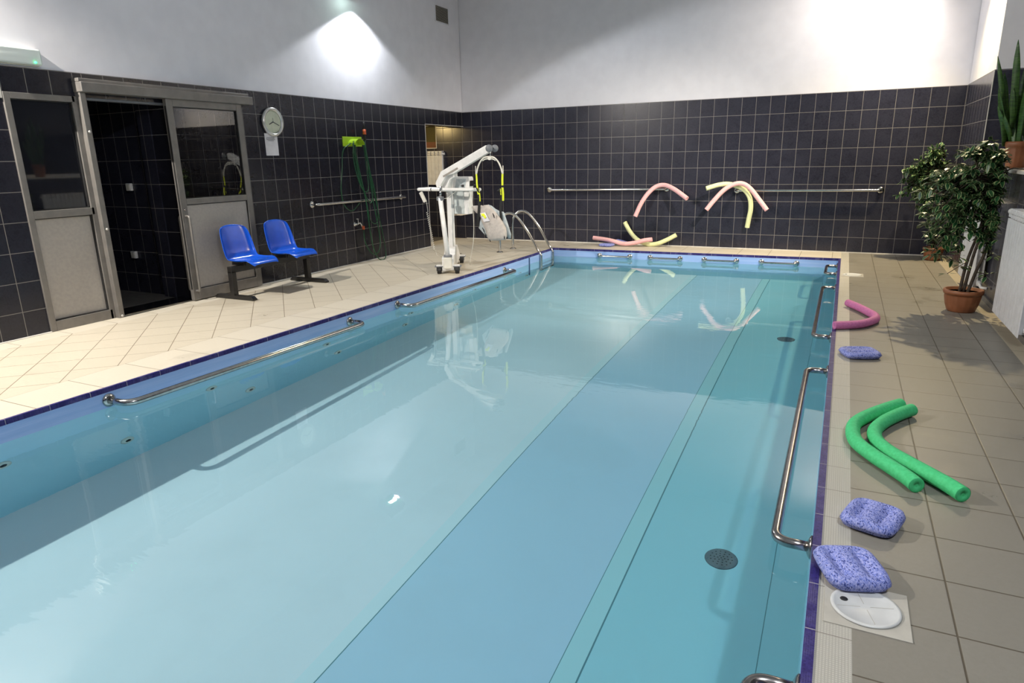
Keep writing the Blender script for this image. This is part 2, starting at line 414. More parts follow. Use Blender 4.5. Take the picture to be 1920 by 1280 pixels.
# pool outline (slightly out of square, as in the real pool)
def lx(y): return 1.80+(y+9)*.0134
def by(x): return -.82+(x-1.93)*.0336
PX1 = 6.093; PYN = -12.6
BL = (lx(-.82), by(lx(-.82))); BR = (PX1, by(PX1)); NL = (lx(PYN), PYN); NR = (PX1, PYN)
ZW, ZD = -.13, -1.20

# left wall
b = MB()
b.box(XL-.3, XL, YF, -7.5, 0, TOP, 1)
b.box(XL-.3, XL, -7.5, -6.87, 2.02, TOP, 1)
b.box(XL-.3, XL, -6.87, -5.97, 2.02, TOP, 0)
b.box(XL-.3, XL, -5.97, -1.235, 0, TOP, 0)
b.box(XL-.3, XL, -1.235, 0, 1.98, TOP, 0)
b.box(XL-.3, XL-.010, YF, 0, TOP, ZC, 2)
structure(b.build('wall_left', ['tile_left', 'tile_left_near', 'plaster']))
# back wall (runs on behind the alcove); hatch opening in the alcove
b = MB()
b.box(-3.2, -1.12, 0, .3, 0, TOP, 0); b.box(-1.12, -.754, 0, .3, 0, 1.634, 0); b.box(-1.12, -.754, 0, .3, 2.016, TOP, 0); b.box(-.754, 8.2, 0, .3, 0, TOP, 0)
b.box(-3.2, 8.2, .010, .3, TOP, ZC, 1)
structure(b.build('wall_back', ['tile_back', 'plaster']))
# right wall: pier, parapet under the window niche, wall nearer the viewer
b = MB()
b.box(XR, 7.9, -1.8, 0, 0, TOP+.005, 0); b.box(XR+.010, 7.9, -1.8, 0, TOP+.005, ZC, 1)
b.box(XR+.02, 7.9, -8.6, -1.8, 0, 1.21, 0)
b.box(XR, 7.9, YF, -8.6, 0, TOP, 0); b.box(XR+.010, 7.9, YF, -8.6, TOP, ZC, 1)
b.box(XR+.010, 7.9, -8.6, -1.8, 3.5, ZC, 1)
structure(b.build('wall_right', ['tile_right', 'plaster']))
b = MB().box(-3.2, 8.2, YF-.2, YF, 0, TOP, 0); b.box(-3.2, 8.2, YF-.2, YF, TOP, ZC, 1)
structure(b.build('wall_front', ['tile_back', 'plaster']))
structure(MB().box(-3.2, 8.2, YF-.2, .3, ZC, ZC+.15).build('ceiling', 'ceiling'))
# niche window
b = MB()
b.box(7.70, 7.75, -8.6, -1.8, 1.23, 1.29); b.box(7.70, 7.75, -8.6, -1.8, 3.42, 3.5)
for y in (-8.6, -6.9, -5.2, -3.5, -1.86): b.box(7.70, 7.75, y, y+.06, 1.29, 3.42)
wn = structure(b.build('window_1', 'white')); MB().box(7.72, 7.73, -8.54, -1.86, 1.29, 3.42).build('pane', 'darkglass', wn)
structure(MB().box(XR-.02, 7.75, -8.6, -1.8, 1.21, 1.24).build('trim_1', 'trimwhite', bevel=.004), 'pale window sill in the niche above the radiators')
structure(MB().box(XR-.004, XR+.004, -1.806, -1.794, 1.24, TOP).build('trim_2', 'trimwhite'), 'thin pale corner strip on the pier edge by the window niche')

# corridor behind the sliding door, alcove room at the back
b = MB()
b.box(-.66, XL-.3, -5.98, -5.9, 0, 2.4, 0); b.box(-3.2, -.60, -5.90, -5.82, 0, 2.4, 0); b.box(-3.25, -3.2, -8.8, -5.82, 0, 2.4, 1); b.box(-3.2, XL-.3, -8.9, -8.8, 0, 2.4, 0)
structure(b.build('wall_corridor', ['tile_back', 'tile_left']))
structure(MB().box(-3.2, XL-.3, -8.8, -5.82, 2.4, 2.5).build('ceiling_corridor', 'ceiling'))
b = MB(); b.box(-3.25, -3.2, -3.6, 0, 0, 2.5, 1); b.box(-3.2, XL-.3, -3.7, -3.6, 0, 2.5, 0)
structure(b.build('wall_alcove', ['tile_back', 'tile_left'])); structure(MB().box(-3.2, XL-.3, -3.6, 0, 2.5, 2.6).build('ceiling_alcove', 'ceiling'))
# hatch in the alcove
b = MB(); t = .012
b.box(-1.12, -.754, -.004, .02, 1.634-t, 1.634); b.box(-1.12, -.754, -.004, .02, 2.016, 2.016+t); b.box(-.754, -.754+t, -.004, .02, 1.634-t, 2.016+t); b.box(-1.12-t, -1.12, -.004, .02, 1.634-t, 2.016+t)
hw_ = structure(b.build('window_2', 'trimwhite')); MB().box(-1.12, -.754, .16, .17, 1.74, 2.016).build('upper_panel', 'olive', hw_); MB().box(-1.12, -.754, .10, .17, 1.634, 1.74).build('lower_panel', 'redbrown', hw_)
# white trim around the alcove opening
b = MB(); b.box(XL-.004, XL+.004, -1.243, -1.235, 0, 1.988); b.box(XL-.004, XL+.004, -1.243, 0, 1.98, 1.988)
structure(b.build('trim_3', 'trimwhite'), 'thin pale edging strip round the alcove opening')
# skirting bed strip
structure(MB().box(XL, XL+.03, -5.1, -1.24, 0, .006).box(XL, XL+.03, YF, -7.5, 0, .006).build('baseboard_left', 'trimwhite'))
structure(MB().box(XL, XR, -.012, 0, 0, .012).build('baseboard_back', 'trimwhite'))
structure(MB().box(7.385, 7.40, -8.6, -1.8, 0, .05).build('baseboard_right', 'alu'))

# floor (deck), one mesh with a material per tile field
b = MB()
def quad(p, mi):  # slab
    vs = [(x, y, 0) for x, y in p]+[(x, y, -.10) for x, y in p]
    b.add(vs, [(0, 1, 2, 3), (7, 6, 5, 4), (0, 4, 5, 1), (1, 5, 6, 2), (2, 6, 7, 3), (3, 7, 4, 0)], mi)
e = .02
quad([(.075, YF), (1.39, YF), (1.39, -.80), (.075, -.80)], 0)
quad([(-.5, YF), (.075, YF), (.075, 0), (-.5, 0)], 1)
quad([(1.39, PYN), (lx(PYN)-e, PYN), (BL[0]-e, BL[1]), (1.39, BL[1])], 1)
quad([(.075, -.80), (1.39, -.80), (1.39, 0), (.075, 0)], 0)
quad([(1.39, BL[1]+0), (BL[0]-e, BL[1]), (BL[0]-e, 0), (1.39, 0)], 1)
quad([(BL[0]-e, BL[1]+e), (PX1+.03, BR[1]+e), (PX1+.03, 0), (BL[0]-e, 0)], 1)
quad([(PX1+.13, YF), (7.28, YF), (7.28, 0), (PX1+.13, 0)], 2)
quad([(PX1+.03, PYN), (PX1+.13, PYN), (PX1+.13, 0), (PX1+.03, 0)], 3)
quad([(7.28, YF), (7.5, YF), (7.5, 0), (7.28, 0)], 4)
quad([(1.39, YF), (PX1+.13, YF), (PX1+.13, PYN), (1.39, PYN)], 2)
quad([(-3.2, -8.8), (-.5, -8.8), (-.5, -5.8), (-3.2, -5.8)], 5)
quad([(-3.2, -3.6), (-.5, -3.6), (-.5, 0), (-3.2, 0)], 5)
fl = structure(b.build('floor', ['floor_diag', 'floor_left', 'floor_right', 'gutter', 'floor_edge', 'floor_dark'])); fl.cycles.is_caustics_receiver = True
# coping of purple mosaic
b = MB(); ct = .028; cz = .004
def strip(p, h0=-.03, h1=cz):
    vs = [(x, y, h1) for x, y in p]+[(x, y, h0) for x, y in p]
    b.add(vs, [(0, 1, 2, 3), (7, 6, 5, 4), (0, 4, 5, 1), (1, 5, 6, 2), (2, 6, 7, 3), (3, 7, 4, 0)])
strip([(lx(PYN)-e, PYN), (lx(PYN), PYN), BL, (BL[0]-e, BL[1]+e)])
strip([(BL[0]-e, BL[1]+e), BL, BR, (BR[0]+.03, BR[1]+e)])
strip([BR, (BR[0], PYN), (BR[0]+.03, PYN), (BR[0]+.03, BR[1]+e)])
cp = structure(b.build('trim_4', 'mosaic'), 'purple mosaic coping round the pool edge'); cp.cycles.is_caustics_receiver = True

# pool basin
b = MB()
ring = [NL, BL, BR, NR]
vs = [(x, y, -.028) for x, y in ring]+[(x, y, ZD) for x, y in ring]
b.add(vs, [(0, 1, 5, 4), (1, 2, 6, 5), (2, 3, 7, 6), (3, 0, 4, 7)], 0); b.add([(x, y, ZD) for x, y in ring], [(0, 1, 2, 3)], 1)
out = [(NL[0]-.15, NL[1]-.15), (BL[0]-.15, BL[1]+.15), (BR[0]+.15, BR[1]+.15), (NR[0]+.15, NR[1]-.15)]
b.add([(x, y, -.028) for x, y in ring]+[(x, y, -.03) for x, y in out]+[(x, y, ZD-.15) for x, y in out],
      [(0, 1, 5, 4), (1, 2, 6, 5), (2, 3, 7, 6), (3, 0, 4, 7), (4, 5, 9, 8), (5, 6, 10, 9), (6, 7, 11, 10), (7, 4, 8, 11), (8, 9, 10, 11)], 0)
me = bpy.data.meshes.new('pool_basin'); me.from_pydata(b.v, [], b.f)
for m_ in ('liner_wall', 'liner_floor'): me.materials.append(MT[m_])
for p_, mi in zip(me.polygons, b.mi): p_.material_index = mi
pb = bpy.data.objects.new('pool_basin', me); COL.objects.link(pb); structure(pb, 'blue lined rectangular swimming pool basin sunk in the tiled deck'); pb.cycles.is_caustics_receiver = True
# water surface
me = bpy.data.meshes.new('pool_water'); me.from_pydata([(x, y, ZW) for x, y in (NL, NR, BR, BL)], [], [(0, 1, 2, 3)]); me.materials.append(MT['water'])
me.polygons[0].use_smooth = True
wt = bpy.data.objects.new('pool_water', me); COL.objects.link(wt); wt.cycles.is_caustics_caster = True
tag(wt, 'clear turquoise water filling the indoor swimming pool', 'water', kind='stuff')

# ladder recess frame in the left pool wall
b = MB(); X_ = lx(-1.3)+.004
ob = world_thing('step_recess', 'dark blue welded lines of the step recess under the pool ladder', 'pool recess', (X_, -1.3, -.5)); dbw = plain('dark_blue_weld', (.05, .10, .22), .4)
for y0, y1 in ((-1.765, -1.75), (-.835, -.82)):
    MB().box(X_-.01, X_+.004, y0, y1, -1.0, -.03).build('weld_line', dbw, ob)

# ------------------------------------------------------------------ sliding door in the left wall
d = world_thing('door_1', 'grey aluminium sliding door with fixed glazed panel in the left wall', 'door', (XL, -6.4, 0)); d['kind'] = 'structure'
del d['category']
b = MB(); xa, xb = XL-.06, XL+.02
b.box(xa, xb, -7.50, -7.45, 0, 2.02); b.box(xa, xb, -7.45, -6.92, 1.97, 2.02); b.box(xa, xb, -7.45, -6.92, .99, 1.055); b.box(xa, xb, -7.45, -6.92, 0, .09); b.box(xa, xb, -6.945, -6.90, 0, 2.02)
b.build('fixed_frame', 'alu', d, bevel=.003)
MB().box(XL-.03, XL-.02, -7.45, -6.945, .09, .99).build('lower_panel', 'alu_panel', d)
MB().box(XL-.03, XL-.022, -7.45, -6.945, 1.055, 1.97).build('glass_pane', 'darkglass', d)
b = MB()
for z0, z1 in ((.99, .982), (.09, .098), (1.055, 1.063), (1.97, 1.962)): b.box(XL-.024, XL+.004, -7.45, -6.945, min(z0, z1), max(z0, z1))
b.box(XL-.024, XL+.004, -6.953, -6.945, .09, 1.97); b.build('gasket', 'rubber', d)
b = MB().box(XL-.1, XL+.075, -6.90, -6.85, 0, 2.16); b.box(XL-.1, XL+.05, -6.85, -6.83, 0, 2.05); b.build('post', 'alu', d, bevel=.004)
for z in (.02, .85, 1.72): MB().lathe([(0, .004), (.010, .003), (.012, 0)], 12, (XL+.076, -6.872, z), (1, 0, 0)).build('screw_cap', 'trimwhite', d)
b = MB().box(XL, XL+.13, -6.91, -4.96, 2.055, 2.14); b.box(XL, XL+.10, -6.91, -4.99, 2.14, 2.172); b.build('header_rail', 'alu', d, bevel=.006)
MB().box(XL-.1, XL-.02, -6.83, -5.97, 2.00, 2.03).build('upper_guide', 'grey', d)
# leaf
b = MB(); x0, x1 = XL+.045, XL+.092
b.box(x0, x1, -6.06, -5.985, .012, 2.06); b.box(x0, x1, -5.18, -5.105, .012, 2.06); b.box(x0, x1, -5.985, -5.18, 1.985, 2.06); b.box(x0, x1, -5.985, -5.18, 1.015, 1.075); b.box(x0, x1, -5.985, -5.18, .012, .125)
lf = b.build('door_leaf', 'alu', d, bevel=.004)
MB().box(x0+.02, x0+.03, -5.985, -5.18, .125, 1.015).build('lower_panel', 'alu_panel', lf)
MB().box(x0+.02, x0+.026, -5.985, -5.18, 1.075, 1.985).build('glass_pane', 'glass', lf)
b = MB()
for z0, z1 in ((1.007, 1.015), (.125, .133), (1.075, 1.083), (1.977, 1.985)): b.box(x0+.022, x1-.004, -5.985, -5.18, z0, z1)
for y0, y1 in ((-5.188, -5.18), (-6.064, -6.058)): b.box(x0+.022, x1-.004, y0, y1, .13, 1.985)
b.build('gasket', 'rubber', lf)
def pull(x, y):
    return rounded([(x, y, .11), (x+.055, y, .11), (x+.055, y, .90), (x, y, .90)], .045)
MB().tube(pull(x1-.002, -6.02), .013, 12).build('handle', 'alu', lf)
MB().tube([(p.x*-1+2*x0+.002 if False else 2*x0-p.x+x1-x0-.0, p.y, p.z) for p in pull(x1-.002, -6.02)], .013, 12).build('inner_handle', 'alu', lf)
MB().lathe([(0, .012), (.010, .012), (.013, 0)], 14, (x1, -6.02, .965), (1, 0, 0)).build('lock', 'steel_dark', lf)
# threshold
structure(MB().box(XL-.3, XL+.0, -6.83, -5.97, 0, .006).build('trim_5', 'steel_dark'), 'dark metal threshold strip of the sliding door')

# ------------------------------------------------------------------ things on the left wall
t = world_thing('exit_light', 'long clear emergency light fitting with green indicator lamp above the tiles', 'emergency light', (XL, -7.32, 2.31))
b = MB().box(XL-.01, XL+.012, -7.55, -7.165, 2.238, 2.372); b.build('back_plate', 'offwhite', t)
MB().box(XL+.012, XL+.07, -7.55, -7.165, 2.242, 2.368).build('diffuser', 'diffuser', t, bevel=.012)
MB().tube([(XL+.035, -7.54, 2.32), (XL+.035, -7.25, 2.32)], .012).build('tube_lamp', 'white', t)
MB().lathe([(0, 0), (.006, .002), (.006, .012), (0, .014)], 12, (XL+.068, -7.225, 2.262), (1, 0, 0)).build('indicator', 'led', t)

t = world_thing('cable_duct', 'thin white cable duct ending at the door frame corner', 'cable duct', (XL, -7.52, 2.1))
MB().box(XL, XL+.015, -7.53, -7.505, 1.97, TOP+.01).build('duct', 'trimwhite', t)

t = world_thing('flood_light', 'wall floodlight with green tinted glass high on the left wall', 'lamp', (XL, -3.1, 3.6))
b = MB().obox((.03, -3.1, 3.66), .30, .34, .14, (.9, 0, .35), (0, 1, 0)); b.build('housing', 'grey', t, bevel=.02)
b = MB().obox((.06, -3.1, 3.585), .24, .28, .01, (.9, 0, .35), (0, 1, 0)); b.build('glass', 'lamp_glass', t)
MB().tube([(.055, -3.18, 3.572), (.055, -3.02, 3.572)], .026).build('bulb', 'glow', t)
MB().box(XL, XL+.05, -3.14, -3.06, 3.60, 3.78).build('bracket', 'grey', t)

t = world_thing('vent_grille', 'small square louvred ventilation grille high on the left wall', 'vent', (XL, -.565, 3.72))
MB().box(XL-.01, XL-.004, -.76, -.37, 3.602, 3.835).build('backing', 'ventdark', t)
b = MB(); f = .014
b.box(XL-.01, XL+.006, -.775, -.76, 3.59, 3.848); b.box(XL-.01, XL+.006, -.37, -.355, 3.59, 3.848); b.box(XL-.01, XL+.006, -.76, -.37, 3.59, 3.602); b.box(XL-.01, XL+.006, -.76, -.37, 3.835, 3.848)
b.build('frame', 'plaster', t)
b = MB()
for k in range(11):
    z = 3.612+k*.0208; b.obox((XL-.001, -.565, z), .012, .39, .003, (1, 0, .8), (0, 1, 0))
b.build('slats', 'vent', t)

t = world_thing('wall_clock', 'round silver rimmed wall clock above the paper notice', 'clock', (XL, -4.587, 1.89))
cc = (XL, -4.587, 1.89); ax = (1, 0, 0)
MB().lathe([(.155, 0), (.166, .015), (.166, .035), (.150, .045), (.132, .038), (.132, .02)], 48, cc, ax).build('rim', 'clockrim', t)
MB().lathe([(0, .023), (.120, .023), (.134, .021)], 48, cc, ax).build('face', 'clockface', t)
def hand(ang, L, wdt, nm, x):
    dy, dz = math.sin(ang), math.cos(ang); c = Vector(cc)+Vector((x, dy*L*.42, dz*L*.42))
    MB().obox(c, .0015, L, wdt, (1, 0, 0), (0, dy, dz)).build(nm, 'ink', t)
hand(math.radians(245), .075, .010, 'hour_hand', .026); hand(math.radians(112), .11, .008, 'minute_hand', .028); hand(0, .05, .003, 'second_hand', .030)
def text_mesh(s, size, loc, rot, name, mat, parent, align='CENTER'):
    cu = bpy.data.curves.new(name, 'FONT'); cu.body = s; cu.size = size; cu.align_x = align; cu.align_y = 'CENTER'; cu.extrude = .0003
    tmp = bpy.data.objects.new('tmp_'+name, cu); COL.objects.link(tmp); dg = bpy.context.evaluated_depsgraph_get()
    me = bpy.data.meshes.new_from_object(tmp.evaluated_get(dg)); bpy.data.objects.remove(tmp)
    me.transform(Matrix.Translation(loc) @ rot); me.materials.clear(); me.materials.append(MT[mat]); return me
ROTL = Matrix(((0, 0, 1), (1, 0, 0), (0, 1, 0))).to_4x4()   # text reading along +Y, up +Z, facing +X
mes = []
for k in range(12):
    a = 2*PI*(k+1)/12; mes.append(text_mesh(str(k+1), .030, (XL+.0225, cc[1]+.108*math.sin(a), cc[2]+.108*math.cos(a)), ROTL, 'n', 'ink', t))
def join_meshes(mes, name, mat, parent):
    b = MB()
    for me in mes: b.add([v.co for v in me.vertices], [tuple(p.vertices) for p in me.polygons])
    return b.build(name, mat, parent)
for me_ in mes: join_meshes([me_], 'numeral', 'ink', t)

t = world_thing('paper_notice', 'white paper notice taped to the tiles under the clock', 'notice', (XL, -4.62, 1.62))
MB().box(XL, XL+.002, -4.722, -4.520, 1.505, 1.76).build('sheet', 'paper', t)
b = MB(); rr = random.Random(4)
for z, y0, y1 in ((1.712, -4.69, -4.57), (1.700, -4.70, -4.565), (1.688, -4.695, -4.56), (1.676, -4.675, -4.585)):
    y = y0
    while y < y1:
        w_ = rr.uniform(.006, .02); b.box(XL+.002, XL+.0026, y, min(y+w_, y1), z-.003, z+.003); y += w_+.004
b.build('printed_lines', 'ink', t)

def grab_rail(name, label, a, b_, nrm, mat='steel', r=.019, bend=.07, group=None, standoff=.1, flange=.045, cat='grab rail'):
    """a, b_ : wall points; nrm: outward direction"""
    a = Vector(a); b_ = Vector(b_); n = Vector(nrm).normalized()
    t = world_thing(name, label, cat, tuple(a), group)
    pts = rounded([a, a+n*standoff, b_+n*standoff, b_], bend, 8)
    MB().tube(pts, r, 16).build('bar', mat, t)
    for p in (a, b_):
        MB().lathe([(flange, 0), (flange, .006), (flange*.8, .012), (r*1.1, .018)], 24, p, n).build('flange', mat, t)
    return t
grab_rail('wall_handrail', 'steel handrail on the left wall crossed by the green hose', (XL, -4.03, .885), (XL, -2.03, .872), (1, 0, 0), 'steel', .018)
grab_rail('wall_handrail', 'steel handrail on the back wall with only one pink noodle over its end', (1.50, 0, .885), (3.52, 0, .905), (0, -1, 0), 'steel', .019)
grab_rail('wall_handrail', 'steel handrail on the back wall near the potted trees, under yellow and pink noodles', (4.60, 0, .885), (6.53, 0, .892), (0, -1, 0), 'steel', .019)
# pool rails
for y0, y1, lab in ((-8.30, -5.87, 'long steel grab rail on the left pool wall, nearest the viewer'), (-5.09, -2.57, 'long steel grab rail on the left pool wall opposite the hoist')):
    grab_rail('pool_grab_rail', lab, (lx(y0), y0, -.082), (lx(y1), y1, -.092), (1, 0, 0), 'steel', .023, .13, 'long grab rails on the left pool wall', .195)
for y0, y1, lab in ((-8.33, -5.95, 'long steel grab rail on the right pool edge beside the green noodles'), (-4.97, -2.66, 'steel grab rail on the right pool edge by the pink noodle'),
                    (-1.68, -1.02, 'short steel grab rail on the right pool edge at the far corner'), (-11.6, -9.12, 'steel grab rail cut off by the bottom edge of the picture')):
    grab_rail('pool_grab_rail', lab, (PX1, y0, -.055), (PX1, y1, -.055), (-1, 0, 0), 'steel_dark', .020, .09, 'grab rails on the right pool edge', .135)
for k, (x0, x1) in enumerate(((2.69, 3.175), (3.49, 3.945), (4.30, 4.755), (5.10, 5.565))):
    lab = ['leftmost short grab bar on the far pool wall', 'second short grab bar from the left on the far pool wall', 'third short grab bar from the left on the far pool wall', 'rightmost short grab bar on the far pool wall'][k]
    grab_rail('pool_grab_bar', lab, (x0, by(x0), -.088), (x1, by(x1), -.088), (0, -1, 0), 'steel', .015, .03, 'short grab bars on the far pool wall', .07, .04)

# hose holder, hose, nozzle, tap
t = world_thing('hose_holder', 'lime green plastic hose holder on the left wall tiles', 'hose holder', (XL, -3.13, 1.68))
MB().box(XL, XL+.012, -3.325, -2.915, 1.62, 1.75).build('back_plate', 'lime', t, bevel=.004)
b = MB(); arc = [(XL+.05, -3.12+.10*math.cos(a), 1.645+.075*math.sin(a)) for a in [PI*k/12 for k in range(13)]]
for i in range(12):
    p, q = arc[i], arc[i+1]; b.add([(XL+.01, p[1], p[2]), (XL+.14, p[1], p[2]), (XL+.14, q[1], q[2]), (XL+.01, q[1], q[2]), (XL+.01, p[1], p[2]-.006), (XL+.14, p[1], p[2]-.006), (XL+.14, q[1], q[2]-.006), (XL+.01, q[1], q[2]-.006)], [(0, 1, 2, 3), (7, 6, 5, 4), (0, 4, 5, 1), (2, 6, 7, 3), (1, 5, 6, 2), (0, 3, 7, 4)])
b.build('saddle', 'lime', t)
t = world_thing('garden_hose', 'coiled green garden hose hanging over the handrail', 'hose', (XL, -3.1, 1.6))
XH = XL+.10
loops = [
 [(XH, -3.27, 1.66), (XH-.02, -3.42, 1.56), (XH, -3.50, 1.3), (XH, -3.55, 1.05), (XH, -3.52, .86), (XH, -3.42, .77), (XH-.02, -3.30, .76), (XH, -3.18, .85)],
 [(XH+.01, -3.22, 1.67), (XH+.01, -3.25, 1.50), (XH+.02, -3.22, 1.25), (XH+.03, -3.14, 1.05), (XH+.03, -3.04, 1.0), (XH+.02, -2.98, 1.08), (XH+.01, -2.98, 1.35), (XH, -3.00, 1.66)],
 [(XH+.02, -3.20, 1.68), (XH+.02, -3.20, 1.4), (XH+.04, -3.10, .95), (XH+.05, -3.05, .65), (XH+.04, -2.96, .55), (XH+.04, -2.86, .56), (XH+.04, -2.83, .75), (XH+.04, -2.88, 1.05), (XH+.02, -2.96, 1.4), (XH+.01, -3.00, 1.68)],
 [(XH, -3.21, 1.69), (XH+.03, -3.17, 1.3), (XH+.05, -3.10, .9), (XH+.05, -3.06, .5), (XH+.05, -3.00, .18), (XH+.06, -2.90, .02), (XH+.07, -2.78, .012), (XH+.05, -2.72, .10), (XH+.05, -2.76, .35), (XH+.05, -2.84, .7), (XH+.03, -2.90, 1.1), (XH+.01, -2.98, 1.67)],
 [(XH-.03, -3.10, .49), (XH-.02, -3.10, .30), (XH, -3.02, .14), (XH+.01, -2.92, .09), (XH+.02, -2.82, .16), (XH+.02, -2.80, .35), (XH+.03, -2.86, .62), (XH+.03, -2.93, 1.0), (XH+.02, -2.97, 1.5), (XH, -2.96, 1.74)],
 [(XH+.01, -3.24, 1.66), (XH+.03, -3.19, 1.2), (XH+.04, -3.10, .98), (XH+.04, -3.00, .84), (XH+.04, -2.93, .92), (XH+.03, -2.93, 1.2), (XH, -2.97, 1.66)]]
b = MB()
for L in loops: b.tube(catmull(L, 8), .0075, 8)
b.build('coils', 'hosegreen', t)
MB().tube([(XH, -2.955, 1.70), (XH, -2.955, 1.76), (XH, -2.955, 1.80)], [.018, .022, .018], 12).build('connector', 'rubber', t)
MB().tube([(XH, -2.955, 1.78), (XH, -2.955, 1.85)], [.026, .022], 12).build('nozzle_grip', 'orange', t)
MB().tube([(XH, -2.955, 1.85), (XH, -2.955, 1.95)], [.016, .012], 12).build('nozzle', 'black', t)
MB().tube([(XH-.03, -3.10, .47), (XH-.03, -3.10, .52)], .018, 12).build('tap_coupling', 'orange', t)
t = world_thing('wall_tap', 'small chrome garden tap on the left wall under the handrail', 'tap', (XL, -3.20, .55))
b = MB().lathe([(.032, 0), (.030, .008), (.014, .014), (.014, .05)], 20, (XL, -3.20, .555), (1, 0, 0)); b.tube(rounded([(XL+.04, -3.20, .555), (XL+.04, -3.12, .57), (XL+.05, -3.10, .50)], .02), .012, 12); b.build('body', 'chrome', t)
b = MB().tube([(XL+.04, -3.17, .565), (XL+.04, -3.17, .625)], .006, 8); b.tube([(XL+.04, -3.21, .628), (XL+.04, -3.13, .628)], .006, 8); b.build('tee_handle', 'chrome', t)

# ------------------------------------------------------------------ beam bench with two blue shells
def shell_mesh():
    prof = [(.235, -.030), (.215, -.004), (.15, .004), (.07, -.006), (-.02, -.014), (-.10, -.010), (-.155, .016), (-.180, .075), (-.195, .15), (-.215, .24), (-.235, .32), (-.245, .355), (-.250, .372)]
    halfw = [.165, .190, .205, .212, .215, .215, .214, .213, .211, .204, .186, .160, .120]
    N = 13; b = MB(); vs = []
    for i, ((x, z), hw) in enumerate(zip(prof, halfw)):
        for k in range(N):
            t_ = -1+2*k/(N-1); y = math.sin(t_*PI/2)*hw
            lip = abs(t_)**3
            if i < 6: dx, dz = 0, (.035 if i > 1 else .0)*lip*(.4+.6*i/6)+(-.02*lip if i < 2 else 0)
            else: dx, dz = .045*lip*(1-.5*(i-6)/6), 0
            if i >= 11: dz -= .012*t_*t_*(i-10)
            vs.append((x+dx, y, z+dz))
    fs = [(i*N+k, i*N+k+1, (i+1)*N+k+1, (i+1)*N+k) for i in range(len(prof)-1) for k in range(N-1)]
    b.add(vs, fs, 0, True); return b
bench = thing('beam_bench', 'black beam bench with two glossy blue plastic seat shells against the wall', 'bench', (.22, -5.22, 0), 0)
for k, (y, rz) in enumerate(((-5.575+5.22, .0), (-4.95+5.22, .0))):
    s_ = shell_mesh().build('seat_shell', 'blue', bench, subsurf=1, solid=.007); s_.location = (.07, y, .405); s_.rotation_euler = (0, 0, rz)
    b = MB().box(-.10, .10, y-.10, y+.10, .352, .384); b.box(-.09, .09, y-.12, y-.09, .352, .388); b.box(-.09, .09, y+.09, y+.12, .352, .388)
    b.build('seat_bracket', 'black', bench)
MB().box(-.03, .03, -.60, .60, .285, .352).build('beam', 'black', bench, bevel=.004)
for y in (-.57, .57):
    lg = MB().box(-.03, .03, y-.03, y+.03, .04, .30).build('leg', 'black', bench, bevel=.003)
    b = MB(); b.prism([(-.27, .004), (.30, .004), (.30, .018), (.265, .045), (-.235, .045), (-.27, .018)], 'y', y-.03, y+.03); b.build('foot', 'black', lg, bevel=.003)

# ------------------------------------------------------------------ patient hoist
h = world_thing('pool_hoist', 'white mobile pool lift with angled boom and push handle standing on the deck', 'pool lift', (1.5, -3.3, 0))
HA = math.radians(25.5); HO = Vector((1.598, -3.60, 0))
def hpt(x, y, z): return (HO.x+x*math.cos(HA)-y*math.sin(HA), HO.y+x*math.sin(HA)+y*math.cos(HA), z)
def hturn(b):
    b.v = [hpt(*v) for v in b.v]; return b
b = MB(); b.prism([(0, .045), (0, .20), (.06, .22), (.26, .22), (.40, .30), (.62, .30), (.90, .16), (.98, .12), (.98, .07), (.30, .045)], 'x', -.075, .075)
hturn(b).build('chassis', 'white', h, bevel=.008)
b = MB(); b.box(-.05, .05, -.035, .03, .07, .215); hturn(b).build('actuator_housing', 'offwhite', h, bevel=.012)
ab = Vector(hpt(0, .035, .215))
MB().lathe([(.054, 0), (.054, .025)], 24, ab).build('actuator_collar', 'grey', h)
MB().tube([ab, (1.44, -3.46, .96)], .031, 20).build('actuator_tube', 'white', h)
MB().tube([(1.44, -3.46, .955), (1.435, -3.42, 1.09)], .015, 16).build('piston', 'steel', h)
b = MB().obox((1.442, -3.462, .94), .075, .06, .05); b.build('tube_clamp', 'grey', h, bevel=.004)
MB().box(1.375, 1.445, -3.20, -3.13, .29, 1.20).build('mast', 'white', h, bevel=.006)
b = MB(); b.prism([(1.333, 1.134), (1.42, 1.273), (2.074, 1.577), (2.124, 1.572), (2.122, 1.497), (1.609, 1.247), (1.492, 1.217), (1.393, 1.079), (1.35, 1.065), (1.336, 1.114)], 'y', -3.385, -3.315)
bo = b.build('boom', 'white', h, bevel=.006)
MB().obox((1.565, -3.388, 1.262), .24, .004, .022, (.9, 0, .42), (0, 1, 0)).build('dark_stripe', 'vent', bo)
for y in (-3.43, -3.28):
    MB().lathe([(0, -.012), (.040, -.012), (.045, 0), (.040, .012), (0, .012)], 28, (2.15, y, 1.54), (.35, -1, 0)).build('pulley_wheel', 'grey', bo)
MB().tube([(2.13, -3.28, 1.54), (2.15, -3.43, 1.54)], .012).build('axle', 'steel', bo)
b = MB().prism([(1.36, 1.15), (1.46, 1.20), (1.56, 1.27), (1.56, 1.20), (1.50, 1.16), (1.445, 1.02), (1.375, 1.02)], 'y', -3.315, -3.20); b.build('mast_head', 'white', h, bevel=.006)
hb = MB().tube(rounded([(1.40, -3.16, 1.04), (1.075, -3.16, 1.05), (1.065, -3.40, 1.05), (1.875, -3.40, 1.05), (1.87, -3.16, 1.04), (1.45, -3.16, 1.04)], .04), .021, 14).build('push_handle', 'white', h)
MB().tube([(1.275, -3.40, 1.05), (1.285, -3.40, 1.05)], .024, 14).build('grip_band', 'black', hb)
